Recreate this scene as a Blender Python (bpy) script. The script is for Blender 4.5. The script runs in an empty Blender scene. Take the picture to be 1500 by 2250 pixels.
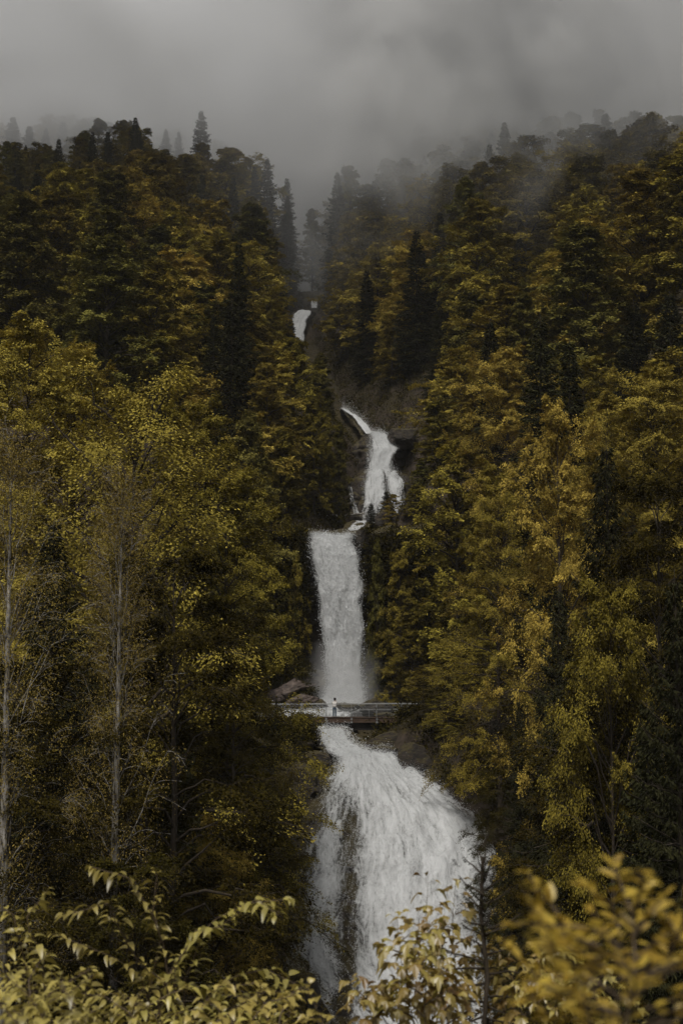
import bpy, math, random
import numpy as np
from mathutils import Vector

scene = bpy.context.scene
COL = scene.collection
R = math.radians

# ------------------------------------------------------------------ camera
PITCH = math.atan(325 / 3125)
CA, SA = math.cos(PITCH), math.sin(PITCH)
cam_d = bpy.data.cameras.new("camera")
cam = bpy.data.objects.new("camera", cam_d)
COL.objects.link(cam)
cam.location = (0, 0, 0)
cam.rotation_euler = (R(90) + PITCH, 0, 0)
cam_d.sensor_fit = 'VERTICAL'
cam_d.sensor_height = 36
cam_d.sensor_width = 24
cam_d.lens = 50
cam_d.clip_start = 0.1
cam_d.clip_end = 3000
cam_d.dof.use_dof = True
cam_d.dof.focus_distance = 125
cam_d.dof.aperture_fstop = 3.6
scene.camera = cam

# ------------------------------------------------------------------ world
SUN_EL, SUN_AZ = R(60), R(200)
w = bpy.data.worlds.new("World")
scene.world = w
w.use_nodes = True
nt = w.node_tree
bg = nt.nodes["Background"]
sky = nt.nodes.new("ShaderNodeTexSky")
sky.sky_type = 'NISHITA'
sky.sun_disc = False
sky.sun_elevation = SUN_EL
sky.sun_rotation = SUN_AZ
sky.air_density = 1.0
sky.dust_density = 6.0
hs = nt.nodes.new("ShaderNodeHueSaturation")
hs.inputs["Saturation"].default_value = 0.06
nt.links.new(sky.outputs[0], hs.inputs["Color"])
ov = nt.nodes.new("ShaderNodeMix")          # an even overcast veil over the sky
ov.data_type = 'RGBA'
ov.inputs[0].default_value = 0.6
ov.inputs[7].default_value = (1.80, 1.86, 1.94, 1)
nt.links.new(hs.outputs[0], ov.inputs[6])
nt.links.new(ov.outputs[2], bg.inputs["Color"])
bg.inputs["Strength"].default_value = 0.058

sun_d = bpy.data.lights.new("sun", 'SUN')
sun_d.energy = 1.5
sun_d.angle = R(14)
sun_d.color = (1.0, 0.96, 0.90)
sun = bpy.data.objects.new("sun", sun_d)
COL.objects.link(sun)
sdir = Vector((math.cos(SUN_EL) * math.sin(SUN_AZ), math.cos(SUN_EL) * math.cos(SUN_AZ), math.sin(SUN_EL)))
sun.rotation_euler = sdir.to_track_quat('Z', 'Y').to_euler()
sun.location = (0, -20, 60)

scene.view_settings.view_transform = 'Standard'
scene.view_settings.look = 'None'
scene.view_settings.exposure = 0.82
scene.view_settings.gamma = 1.0
cy = scene.cycles
cy.max_bounces = 8
cy.diffuse_bounces = 2
cy.glossy_bounces = 2
cy.transmission_bounces = 3
cy.transparent_max_bounces = 12
cy.volume_bounces = 4
cy.volume_step_rate = 1.0
cy.volume_max_steps = 64
cy.use_denoising = True
try:
    cy.use_adaptive_sampling = True
    cy.adaptive_threshold = 0.02
except Exception:
    pass


# ------------------------------------------------------------------ maths
def ray(u, v):
    """direction (x/y, z/y) per metre of depth of a pixel of the 1500x2250 frame"""
    xr = (np.asarray(u, float) - 750) / 3125
    yr = (1125 - np.asarray(v, float)) / 3125
    d = CA - yr * SA
    return xr / d, (SA + yr * CA) / d


def P(u, v, Y):
    a, b = ray(u, v)
    Y = np.asarray(Y, float)
    return np.stack(np.broadcast_arrays(a * Y, Y, b * Y), -1)


def project(p):
    x, y, z = p[..., 0], p[..., 1], p[..., 2]
    f = y * CA + z * SA
    up = -y * SA + z * CA
    return 750 + 3125 * x / f, 1125 - 3125 * up / f


_rs = np.random.RandomState(7)
_T = _rs.rand(64, 64, 64).astype(np.float32)


def vnoise(p):
    """value noise in -1..1 at points (...,3)"""
    p = np.asarray(p, float)
    i = np.floor(p).astype(int)
    f = p - i
    f = f * f * (3 - 2 * f)
    out = 0
    for dx in (0, 1):
        for dy in (0, 1):
            for dz in (0, 1):
                wgt = (f[..., 0] if dx else 1 - f[..., 0]) * (f[..., 1] if dy else 1 - f[..., 1]) * (f[..., 2] if dz else 1 - f[..., 2])
                out = out + wgt * _T[(i[..., 0] + dx) & 63, (i[..., 1] + dy) & 63, (i[..., 2] + dz) & 63]
    return out * 2 - 1


def fbm(p, octaves=4):
    s, a, o = 0, 1.0, np.asarray(p, float)
    for k in range(octaves):
        s = s + a * vnoise(o)
        o = o * 2.03 + 17.3
        a *= 0.5
    return s / 1.6


def sstep(a, b, x):
    t = np.clip((x - a) / (b - a), 0, 1)
    return t * t * (3 - 2 * t)


# ------------------------------------------------------------------ mesh helpers
def tag(o, label=None, cat=None, group=None, kind=None):
    if label: o["label"] = label
    if cat: o["category"] = cat
    if group: o["group"] = group
    if kind: o["kind"] = kind
    return o


def link_mesh(name, me, mat=None, parent=None):
    o = bpy.data.objects.new(name, me)
    COL.objects.link(o)
    if mat is not None:
        me.materials.clear()
        for m in (mat if isinstance(mat, (list, tuple)) else [mat]):
            me.materials.append(m)
    if parent is not None:
        o.parent = parent
    return o


def fast_mesh(name, V, F, smooth=True, attrs=None, uv=None):
    """V (n,3), F (m,k) one polygon size"""
    me = bpy.data.meshes.new(name)
    V = np.ascontiguousarray(V, np.float32)
    F = np.ascontiguousarray(F, np.int32)
    m, k = F.shape
    me.vertices.add(len(V))
    me.vertices.foreach_set("co", V.ravel())
    me.loops.add(m * k)
    me.loops.foreach_set("vertex_index", F.ravel())
    me.polygons.add(m)
    me.polygons.foreach_set("loop_start", np.arange(0, m * k, k, dtype=np.int32))
    me.polygons.foreach_set("loop_total", np.full(m, k, np.int32))
    me.polygons.foreach_set("use_smooth", np.full(m, bool(smooth)))
    for nm, (dom, arr) in (attrs or {}).items():
        at = me.attributes.new(nm, 'FLOAT', dom)
        at.data.foreach_set("value", np.ascontiguousarray(arr, np.float32).ravel())
    if uv is not None:
        ul = me.uv_layers.new(name="UVMap")
        ul.data.foreach_set("uv", np.ascontiguousarray(uv[F.ravel()], np.float32).ravel())
    me.update(calc_edges=True)
    return me


def mixed_mesh(name, parts, smooth=False):
    """parts: list of (V, list of faces)"""
    vs, fs, n = [], [], 0
    for V, F in parts:
        vs.extend([tuple(map(float, p)) for p in V])
        fs.extend([tuple(int(i) + n for i in f) for f in F])
        n += len(V)
    me = bpy.data.meshes.new(name)
    me.from_pydata(vs, [], fs)
    me.polygons.foreach_set("use_smooth", [smooth] * len(me.polygons))
    me.update()
    return me


def grid_faces(nr, nc):
    i = np.arange(nr - 1)[:, None] * nc + np.arange(nc - 1)[None]
    return np.stack([i, i + 1, i + nc + 1, i + nc], -1).reshape(-1, 4)


def tubes(paths, radii, sides=6):
    """paths (M,K,3), radii (M,K) -> V, F"""
    paths = np.asarray(paths, float)
    radii = np.asarray(radii, float)
    M, K, _ = paths.shape
    t = np.gradient(paths, axis=1)
    t /= np.linalg.norm(t, axis=2, keepdims=True) + 1e-9
    ref = np.where(np.abs(t[..., 2:3]) > 0.9, np.array([1.0, 0.13, 0]), np.array([0, 0, 1.0]))
    ref = np.broadcast_to(ref[:, :1], ref.shape)
    a = np.cross(t, ref)
    a /= np.linalg.norm(a, axis=2, keepdims=True) + 1e-9
    b = np.cross(t, a)
    ang = np.arange(sides) * 2 * math.pi / sides
    V = paths[:, :, None] + radii[:, :, None, None] * (a[:, :, None] * np.cos(ang)[None, None, :, None] + b[:, :, None] * np.sin(ang)[None, None, :, None])
    base = (np.arange(M) * K * sides)[:, None, None]
    k = (np.arange(K - 1) * sides)[None, :, None]
    s = np.arange(sides)[None, None]
    s2 = (s + 1) % sides
    F = np.stack([base + k + s, base + k + s2, base + k + sides + s2, base + k + sides + s], -1).reshape(-1, 4)
    return V.reshape(-1, 3), F


def box(x0, x1, y0, y1, z0, z1):
    V = [(x0, y0, z0), (x1, y0, z0), (x1, y1, z0), (x0, y1, z0), (x0, y0, z1), (x1, y0, z1), (x1, y1, z1), (x0, y1, z1)]
    F = [(0, 3, 2, 1), (4, 5, 6, 7), (0, 1, 5, 4), (1, 2, 6, 5), (2, 3, 7, 6), (3, 0, 4, 7)]
    return V, F


def norm(a):
    return a / (np.linalg.norm(a, axis=-1, keepdims=True) + 1e-9)


def leaf_quads(p, d, n, L, W):
    """flat rhombic leaves: base p, length axis d, face normal n"""
    d = norm(d)
    s = norm(np.cross(d, n))
    L = L[:, None]
    W = W[:, None]
    V = np.stack([p, p + d * L * 0.45 + s * W * 0.5, p + d * L, p + d * L * 0.45 - s * W * 0.5], 1).reshape(-1, 3)
    F = np.arange(len(p) * 4).reshape(-1, 4)
    return V, F


# ------------------------------------------------------------------ materials
def new_mat(name):
    m = bpy.data.materials.new(name)
    m.use_nodes = True
    m.node_tree.nodes.clear()
    return m, m.node_tree.nodes, m.node_tree.links


def foliage_mat(name, c_dark, c_light, transl=0.3, obj_var=0.25, gloss=0.0, hue_var=0.008):
    m, N, L = new_mat(name)
    out = N.new("ShaderNodeOutputMaterial")
    at = N.new("ShaderNodeAttribute"); at.attribute_name = "tint"
    ramp = N.new("ShaderNodeMix"); ramp.data_type = 'RGBA'
    ramp.inputs[6].default_value = (*c_dark, 1); ramp.inputs[7].default_value = (*c_light, 1)
    L.new(at.outputs["Fac"], ramp.inputs[0])
    oi = N.new("ShaderNodeObjectInfo")
    hsv = N.new("ShaderNodeHueSaturation")
    mr = N.new("ShaderNodeMapRange"); mr.inputs[3].default_value = 1 - obj_var; mr.inputs[4].default_value = 1 + obj_var
    L.new(oi.outputs["Random"], mr.inputs[0]); L.new(mr.outputs[0], hsv.inputs["Value"])
    mu = N.new("ShaderNodeMath"); mu.operation = 'MULTIPLY'; mu.inputs[1].default_value = 7.31
    fr = N.new("ShaderNodeMath"); fr.operation = 'FRACT'
    L.new(oi.outputs["Random"], mu.inputs[0]); L.new(mu.outputs[0], fr.inputs[0])
    mh = N.new("ShaderNodeMapRange"); mh.inputs[3].default_value = 0.5 - hue_var; mh.inputs[4].default_value = 0.5 + hue_var
    L.new(fr.outputs[0], mh.inputs[0]); L.new(mh.outputs[0], hsv.inputs["Hue"])
    L.new(ramp.outputs[2], hsv.inputs["Color"])
    df = N.new("ShaderNodeBsdfDiffuse"); tr = N.new("ShaderNodeBsdfTranslucent")
    L.new(hsv.outputs[0], df.inputs[0]); L.new(hsv.outputs[0], tr.inputs[0])
    mx = N.new("ShaderNodeMixShader"); mx.inputs[0].default_value = transl
    L.new(df.outputs[0], mx.inputs[1]); L.new(tr.outputs[0], mx.inputs[2])
    last = mx
    if gloss > 0:
        gl = N.new("ShaderNodeBsdfGlossy"); gl.inputs["Roughness"].default_value = 0.42
        gl.inputs[0].default_value = (1, 1, 1, 1)
        m2 = N.new("ShaderNodeMixShader"); m2.inputs[0].default_value = gloss
        L.new(mx.outputs[0], m2.inputs[1]); L.new(gl.outputs[0], m2.inputs[2])
        last = m2
    L.new(last.outputs[0], out.inputs[0])
    return m


def rough_mat(name, stops, scale=1.0, rough=0.85, bump=0.4, detail=8, stretch=(1, 1, 1), spec=0.3, coord="Object", metallic=0.0):
    m, N, L = new_mat(name)
    out = N.new("ShaderNodeOutputMaterial")
    bs = N.new("ShaderNodeBsdfPrincipled")
    bs.inputs["Roughness"].default_value = rough
    bs.inputs["Specular IOR Level"].default_value = spec
    bs.inputs["Metallic"].default_value = metallic
    tc = N.new("ShaderNodeTexCoord")
    mp = N.new("ShaderNodeMapping"); mp.inputs["Scale"].default_value = stretch
    L.new(tc.outputs[coord], mp.inputs[0])
    nz = N.new("ShaderNodeTexNoise"); nz.inputs["Scale"].default_value = scale; nz.inputs["Detail"].default_value = detail
    nz.inputs["Roughness"].default_value = 0.65
    L.new(mp.outputs[0], nz.inputs["Vector"])
    cr = N.new("ShaderNodeValToRGB")
    el = cr.color_ramp.elements
    el[0].position, el[0].color = stops[0][0], (*stops[0][1], 1)
    el[1].position, el[1].color = stops[-1][0], (*stops[-1][1], 1)
    for p_, c_ in stops[1:-1]:
        e = el.new(p_); e.color = (*c_, 1)
    L.new(nz.outputs["Fac"], cr.inputs[0]); L.new(cr.outputs[0], bs.inputs["Base Color"])
    if bump:
        bp = N.new("ShaderNodeBump"); bp.inputs["Strength"].default_value = bump; bp.inputs["Distance"].default_value = 0.3 / max(scale, .1)
        L.new(nz.outputs["Fac"], bp.inputs["Height"]); L.new(bp.outputs[0], bs.inputs["Normal"])
    L.new(bs.outputs[0], out.inputs[0])
    return m


M_BARK = rough_mat("bark_dark", [(.35, (.022, .016, .010)), (.7, (.075, .058, .040))], 5, .9, .5, stretch=(2, 2, .5))
M_BARKP = rough_mat("bark_pale", [(.40, (.035, .028, .02)), (.47, (.20, .18, .15)), (.65, (.50, .47, .42))], 3.5, .85, .4, stretch=(1.6, 1.6, .7))
M_BEECH = foliage_mat("foliage_broadleaf", (.028, .022, .005), (.345, .268, .046), .14, .34, .0)
M_GREEN = foliage_mat("foliage_green", (.022, .020, .006), (.225, .198, .045), .14, .35, .0)
M_BRIGHT = foliage_mat("foliage_spring", (.06, .047, .010), (.56, .425, .082), .17, .15, .0)
M_SHADED = foliage_mat("foliage_shade", (.012, .010, .003), (.060, .047, .009), .12, .2, .0)  # leaf colour darkened to stand in for the shade of the gorge
M_BUD = foliage_mat("foliage_budding", (.08, .062, .018), (.33, .25, .06), .25, .15, .0)
M_NEEDLE = foliage_mat("needles", (.014, .015, .007), (.045, .043, .018), .12, .25, .0)
M_FORE = foliage_mat("leaves_near", (.15, .12, .02), (.53, .43, .11), .35, .05, .05)
M_MAPLE = foliage_mat("leaves_maple", (.22, .13, .03), (.40, .33, .075), .35, .12, .05)
M_BLUR = foliage_mat("leaves_gold", (.30, .20, .02), (.70, .54, .08), .4, .05, .03)


# ------------------------------------------------------------------ terrain
# stream line: (u, v, Y) of the water surface
LOWER = [(1648, 738, 850, 123), (1664, 730, 882, 121), (1690, 728, 902, 118.5), (1720, 712, 948, 116.5), (1775, 684, 1016, 113.5), (1840, 668, 1066, 110.5),
         (1900, 658, 1096, 108), (1960, 640, 1112, 106), (2020, 616, 1136, 104), (2110, 606, 1165, 101.5), (2180, 630, 1188, 99), (2260, 645, 1216, 96.5), (2420, 650, 1250, 91)]
LOWER = [(v, l - 22 * min(1, max(0, (v - 1690) / 150)), r_ + 26 * min(1, max(0, (v - 1664) / 100)), y) for v, l, r_, y in LOWER]
STREAM = [(900, 2650, 82)] + [((l + r_) / 2, v + (70 if v > 1700 else 25), y) for v, l, r_, y in LOWER[::-1]] + [
          (740, 1645, 124.5), (730, 1612, 128), (728, 1606, 132), (735, 1588, 139), (745, 1566, 147)]
_sp = [P(*s) for s in STREAM]
_sp = [tuple(p) for p in _sp]
_up = [tuple(P(745, 1558, 153)), tuple(P(735, 1185, 157)), tuple(P(785, 1178, 168)), tuple(P(832, 1180, 178)), tuple(P(838, 1180, 186)), tuple(P(838, 1110, 191.5)),
       tuple(P(835, 1075, 195)), tuple(P(832, 1010, 199)), tuple(P(812, 975, 202)), tuple(P(752, 910, 226)), tuple(P(700, 800, 270)), tuple(P(665, 745, 302)), tuple(P(665, 690, 307)),
       tuple(P(690, 668, 320)), tuple(P(672, 560, 370)), tuple(P(670, 480, 430))]
SY = np.array([-60, 0, 40, 66] + [p[1] for p in _sp] + [p[1] for p in _up] + [900])
SX = np.array([8, 6, 5, 4.4] + [p[0] for p in _sp] + [p[0] for p in _up] + [_up[-1][0]])
SZ = np.array([-44, -44, -42, -38] + [p[2] for p in _sp] + [p[2] for p in _up] + [_up[-1][2] + 235]) - 1.3
_o = np.argsort(SY)
SY, SX, SZ = SY[_o], SX[_o], SZ[_o]
HWY = [60, 92, 105, 118, 124, 128, 135, 148, 152, 170, 190, 200, 230, 300, 430, 900]
HWV = [9, 9, 8, 5, 2.5, 3, 5, 6, 5, 3.5, 4.5, 2, 1.5, 2.5, 3, 4]


def terrain_z(x, Y, detail=True):
    x = np.asarray(x, float); Y = np.asarray(Y, float)
    xs = np.interp(Y, SY, SX); zs = np.interp(Y, SY, SZ)
    hw = np.interp(Y, HWY, HWV)
    dx = x - xs
    d = np.maximum(0, np.abs(dx) - hw)
    right = sstep(-3, 3, dx)
    A = np.interp(Y, [60, 108, 122, 134, 148, 165, 190, 260, 430, 900], [17, 15, 5, 4.5, 9, 12, 13, 16, 24, 30])
    Ln = np.interp(Y, [60, 120, 134, 160, 200, 400], [7, 9, 8, 9, 11, 20])
    B = A * (1 - np.exp(-d / Ln)) + d * np.interp(Y, [60, 120, 150, 250, 500], [.05, .16, .22, .12, .12])
    B = B * (1 + .15 * right)
    z = zs + B
    cap = 97 + (15 + .36 * np.maximum(0, Y - 345)) * sstep(-6, -32, dx) + (12 + .33 * np.maximum(0, Y - 345)) * sstep(6, 40, dx)
    z = np.where(z > cap - 12, cap - 12 + 12 * (1 - np.exp(-np.maximum(0, z - cap + 12) / 12)), z)
    # the near hillside that carries the viewpoint
    near = np.interp(Y, [-60, 0, 3, 8, 20, 40, 62, 75], [-1.6, -1.7, -1.75, -2.9, -9.5, -22, -34, -45])
    z = np.maximum(z * 1.0, near)
    if detail:
        n = fbm(np.stack([x * .05, Y * .05, 0 * x], -1), 3) * 3.0 * sstep(0, 10, d) * sstep(30, 70, Y)
        z = z + n
    return z


def build_terrain():
    ys = [-60.]
    while ys[-1] < 600:
        y = ys[-1]
        s = 2.5 if y < 55 else (.7 if y < 118 else (.35 if y < 205 else (1.2 if y < 330 else 4)))
        if 0 < y < 25: s = 1.0
        ys.append(y + s)
    ys = np.array(ys)
    t = np.linspace(-1, 1, 301)
    dx = np.sign(t) * (np.abs(t) * 22 + np.abs(t) ** 5 * 330)
    Y, D = np.meshgrid(ys, dx, indexing='ij')
    X = D + np.interp(Y, SY, SX)
    Z = terrain_z(X, Y)
    pp = np.stack([X, Y, Z], -1)
    Z = Z + fbm(pp * .45, 4) * .8 * sstep(40, 90, Y)
    X = X + fbm(pp * .3 + 9, 3) * 1.0 * sstep(60, 90, Y)
    V = np.stack([X, Y, Z], -1).reshape(-1, 3)
    return fast_mesh("hillside", V, grid_faces(len(ys), len(dx)))


def ground_mat():
    m, N, L = new_mat("forest_floor")
    out = N.new("ShaderNodeOutputMaterial")
    bs = N.new("ShaderNodeBsdfPrincipled"); bs.inputs["Roughness"].default_value = .9; bs.inputs["Specular IOR Level"].default_value = .2
    tc = N.new("ShaderNodeTexCoord"); geo = N.new("ShaderNodeNewGeometry")
    n1 = N.new("ShaderNodeTexNoise"); n1.inputs["Scale"].default_value = .9; n1.inputs["Detail"].default_value = 9; n1.inputs["Roughness"].default_value = .7
    L.new(tc.outputs["Object"], n1.inputs["Vector"])
    r1 = N.new("ShaderNodeValToRGB"); e = r1.color_ramp.elements
    e[0].position, e[0].color = .35, (.014, .011, .006, 1); e[1].position, e[1].color = .7, (.055, .042, .016, 1)
    L.new(n1.outputs[0], r1.inputs[0])
    r2 = N.new("ShaderNodeValToRGB"); e = r2.color_ramp.elements
    e[0].position, e[0].color = .3, (.020, .015, .010, 1); e[1].position, e[1].color = .75, (.085, .064, .048, 1)
    L.new(n1.outputs[0], r2.inputs[0])
    sx = N.new("ShaderNodeSeparateXYZ"); L.new(geo.outputs["Normal"], sx.inputs[0])
    mr = N.new("ShaderNodeMapRange"); mr.inputs[1].default_value = .45; mr.inputs[2].default_value = .7
    L.new(sx.outputs[2], mr.inputs[0])
    mx = N.new("ShaderNodeMix"); mx.data_type = 'RGBA'
    L.new(mr.outputs[0], mx.inputs[0]); L.new(r2.outputs[0], mx.inputs[6]); L.new(r1.outputs[0], mx.inputs[7])
    L.new(mx.outputs[2], bs.inputs["Base Color"])
    bp = N.new("ShaderNodeBump"); bp.inputs["Strength"].default_value = .7; bp.inputs["Distance"].default_value = .5
    L.new(n1.outputs[0], bp.inputs["Height"]); L.new(bp.outputs[0], bs.inputs["Normal"])
    L.new(bs.outputs[0], out.inputs[0])
    return m


M_GROUND = ground_mat()
tag(link_mesh("hillside", build_terrain(), M_GROUND), kind="structure", label="steep forested mountainside cut by the stream gully")


# ------------------------------------------------------------------ rock faces and falls
def rock_mat():
    m, N, L = new_mat("wet_rock")
    out = N.new("ShaderNodeOutputMaterial")
    bs = N.new("ShaderNodeBsdfPrincipled"); bs.inputs["Roughness"].default_value = .55; bs.inputs["Specular IOR Level"].default_value = .4
    tc = N.new("ShaderNodeTexCoord")
    mp = N.new("ShaderNodeMapping"); mp.inputs["Scale"].default_value = (1, 1, 2.6)
    L.new(tc.outputs["Object"], mp.inputs[0])
    n1 = N.new("ShaderNodeTexNoise"); n1.inputs["Scale"].default_value = .9; n1.inputs["Detail"].default_value = 12; n1.inputs["Roughness"].default_value = .78
    n1.inputs["Distortion"].default_value = .6
    L.new(mp.outputs[0], n1.inputs["Vector"])
    r = N.new("ShaderNodeValToRGB"); e = r.color_ramp.elements
    e[0].position, e[0].color = .36, (.016, .012, .008, 1); e[1].position, e[1].color = .72, (.12, .088, .068, 1)
    k = e.new(.52); k.color = (.032, .024, .017, 1)
    L.new(n1.outputs[0], r.inputs[0])
    # moss on whatever faces up
    geo = N.new("ShaderNodeNewGeometry"); sx = N.new("ShaderNodeSeparateXYZ"); L.new(geo.outputs["Normal"], sx.inputs[0])
    n2 = N.new("ShaderNodeTexNoise"); n2.inputs["Scale"].default_value = 1.4; n2.inputs["Detail"].default_value = 6
    L.new(tc.outputs["Object"], n2.inputs["Vector"])
    ad = N.new("ShaderNodeMath"); ad.operation = 'ADD'; L.new(sx.outputs[2], ad.inputs[0]); L.new(n2.outputs[0], ad.inputs[1])
    mr = N.new("ShaderNodeMapRange"); mr.inputs[1].default_value = 1.0; mr.inputs[2].default_value = 1.25
    L.new(ad.outputs[0], mr.inputs[0])
    mx = N.new("ShaderNodeMix"); mx.data_type = 'RGBA'; mx.inputs[7].default_value = (.055, .042, .012, 1)
    L.new(mr.outputs[0], mx.inputs[0]); L.new(r.outputs[0], mx.inputs[6]); L.new(mx.outputs[2], bs.inputs["Base Color"])
    bp = N.new("ShaderNodeBump"); bp.inputs["Strength"].default_value = .8; bp.inputs["Distance"].default_value = .6
    L.new(n1.outputs[0], bp.inputs["Height"]); L.new(bp.outputs[0], bs.inputs["Normal"])
    L.new(bs.outputs[0], out.inputs[0])
    return m


M_ROCK = rock_mat()
M_SLAB = rough_mat("slab_rock", [(.3, (.015, .011, .008)), (.5, (.075, .056, .046)), (.75, (.16, .122, .10))], 1.6, .7, .6, stretch=(1, 1, 1.5))


def water_mat(name="white_water", sx=2.4, sy=.5, col=(.80, .81, .81)):
    m, N, L = new_mat(name)
    out = N.new("ShaderNodeOutputMaterial")
    uv = N.new("ShaderNodeUVMap")
    def noise(scale, mapping, det=5, rough=.6, dist=0.):
        mp = N.new("ShaderNodeMapping"); mp.inputs["Scale"].default_value = mapping
        L.new(uv.outputs[0], mp.inputs[0])
        n = N.new("ShaderNodeTexNoise"); n.inputs["Scale"].default_value = scale; n.inputs["Detail"].default_value = det
        n.inputs["Roughness"].default_value = rough; n.inputs["Distortion"].default_value = dist
        L.new(mp.outputs[0], n.inputs["Vector"]); return n
    streak = noise(1, (sx, sy, 1), 6, .7, .8)
    grain = noise(1, (5, 3.0, 1), 5, .8)
    big = noise(1, (.5, .16, 1), 3, .5)
    at = N.new("ShaderNodeAttribute"); at.attribute_name = "cover"
    # alpha = smoothstep( cover + (streak-.5)*k + (grain-.5)*k2 )
    def math_(op, a, b):
        x = N.new("ShaderNodeMath"); x.operation = op
        for i, q in enumerate((a, b)):
            if isinstance(q, (int, float)): x.inputs[i].default_value = q
            else: L.new(q, x.inputs[i])
        return x.outputs[0]
    s = math_('MULTIPLY', math_('SUBTRACT', streak.outputs[0], .5), 2.0)
    g = math_('MULTIPLY', math_('SUBTRACT', grain.outputs[0], .5), 1.2)
    b = math_('MULTIPLY', math_('SUBTRACT', big.outputs[0], .5), 1.0)
    tot = math_('ADD', at.outputs["Fac"], math_('ADD', s, math_('ADD', g, b)))
    mr = N.new("ShaderNodeMapRange"); mr.interpolation_type = 'SMOOTHSTEP'
    mr.inputs[1].default_value = .15; mr.inputs[2].default_value = .9
    L.new(tot, mr.inputs[0])
    df = N.new("ShaderNodeBsdfPrincipled"); df.inputs["Base Color"].default_value = (*col, 1); df.inputs["Roughness"].default_value = .45
    # thin water lets the stone tint it
    cm = N.new("ShaderNodeMix"); cm.data_type = 'RGBA'
    cm.inputs[6].default_value = (.34, .345, .34, 1); cm.inputs[7].default_value = (*col, 1)
    m3 = N.new("ShaderNodeMapRange"); m3.inputs[1].default_value = .35; m3.inputs[2].default_value = 1.15
    L.new(tot, m3.inputs[0]); L.new(m3.outputs[0], cm.inputs[0]); L.new(cm.outputs[2], df.inputs["Base Color"])
    bp = N.new("ShaderNodeBump"); bp.inputs["Strength"].default_value = .9; bp.inputs["Distance"].default_value = .35
    hh = math_('ADD', math_('MULTIPLY', streak.outputs[0], 1.0), math_('MULTIPLY', grain.outputs[0], .5))
    L.new(hh, bp.inputs["Height"]); L.new(bp.outputs[0], df.inputs["Normal"])
    tl = N.new("ShaderNodeBsdfTranslucent"); tl.inputs[0].default_value = (*col, 1)
    mt = N.new("ShaderNodeMixShader"); mt.inputs[0].default_value = .2
    L.new(df.outputs[0], mt.inputs[1]); L.new(tl.outputs[0], mt.inputs[2])
    tp = N.new("ShaderNodeBsdfTransparent")
    mx = N.new("ShaderNodeMixShader")
    L.new(mr.outputs[0], mx.inputs[0]); L.new(tp.outputs[0], mx.inputs[1]); L.new(mt.outputs[0], mx.inputs[2])
    L.new(mx.outputs[0], out.inputs[0])
    return m


M_WATER = water_mat()
M_CHURN = water_mat("churning_water", 2.6, .8)
M_DROP, _N, _L = new_mat("droplets")
_b = _N.new("ShaderNodeBsdfDiffuse"); _b.inputs[0].default_value = (.80, .81, .81, 1)
_t = _N.new("ShaderNodeBsdfTranslucent"); _t.inputs[0].default_value = (.80, .81, .81, 1)
_m = _N.new("ShaderNodeMixShader"); _m.inputs[0].default_value = .4
_o2 = _N.new("ShaderNodeOutputMaterial")
_L.new(_b.outputs[0], _m.inputs[1]); _L.new(_t.outputs[0], _m.inputs[2]); _L.new(_m.outputs[0], _o2.inputs[0])

WATER_PTS = []      # (u, v, Y) samples no tree may stand in front of
SPRAY = []


def surf(rows, nr, nc, bulge=0., ext=0.):
    """rows (v, uL, uR, Y); returns grid of points, s (0..1 across), UV in metres"""
    rows = sorted(rows)
    rv = np.array([r[0] for r in rows], float)
    vv = np.interp(np.linspace(0, 1, nr), np.linspace(0, 1, len(rv)), rv)
    uL = np.interp(vv, rv, [r[1] for r in rows]); uR = np.interp(vv, rv, [r[2] for r in rows]); YY = np.interp(vv, rv, [r[3] for r in rows])
    s = np.linspace(-ext, 1 + ext, nc)
    U = uL[:, None] + (uR - uL)[:, None] * s[None]
    q = (s[None] - .5) * 2
    Y = YY[:, None] + bulge * q ** 2 * np.ones_like(U)
    return P(U, np.broadcast_to(vv[:, None], U.shape), Y), np.broadcast_to(s[None], U.shape), vv


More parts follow.
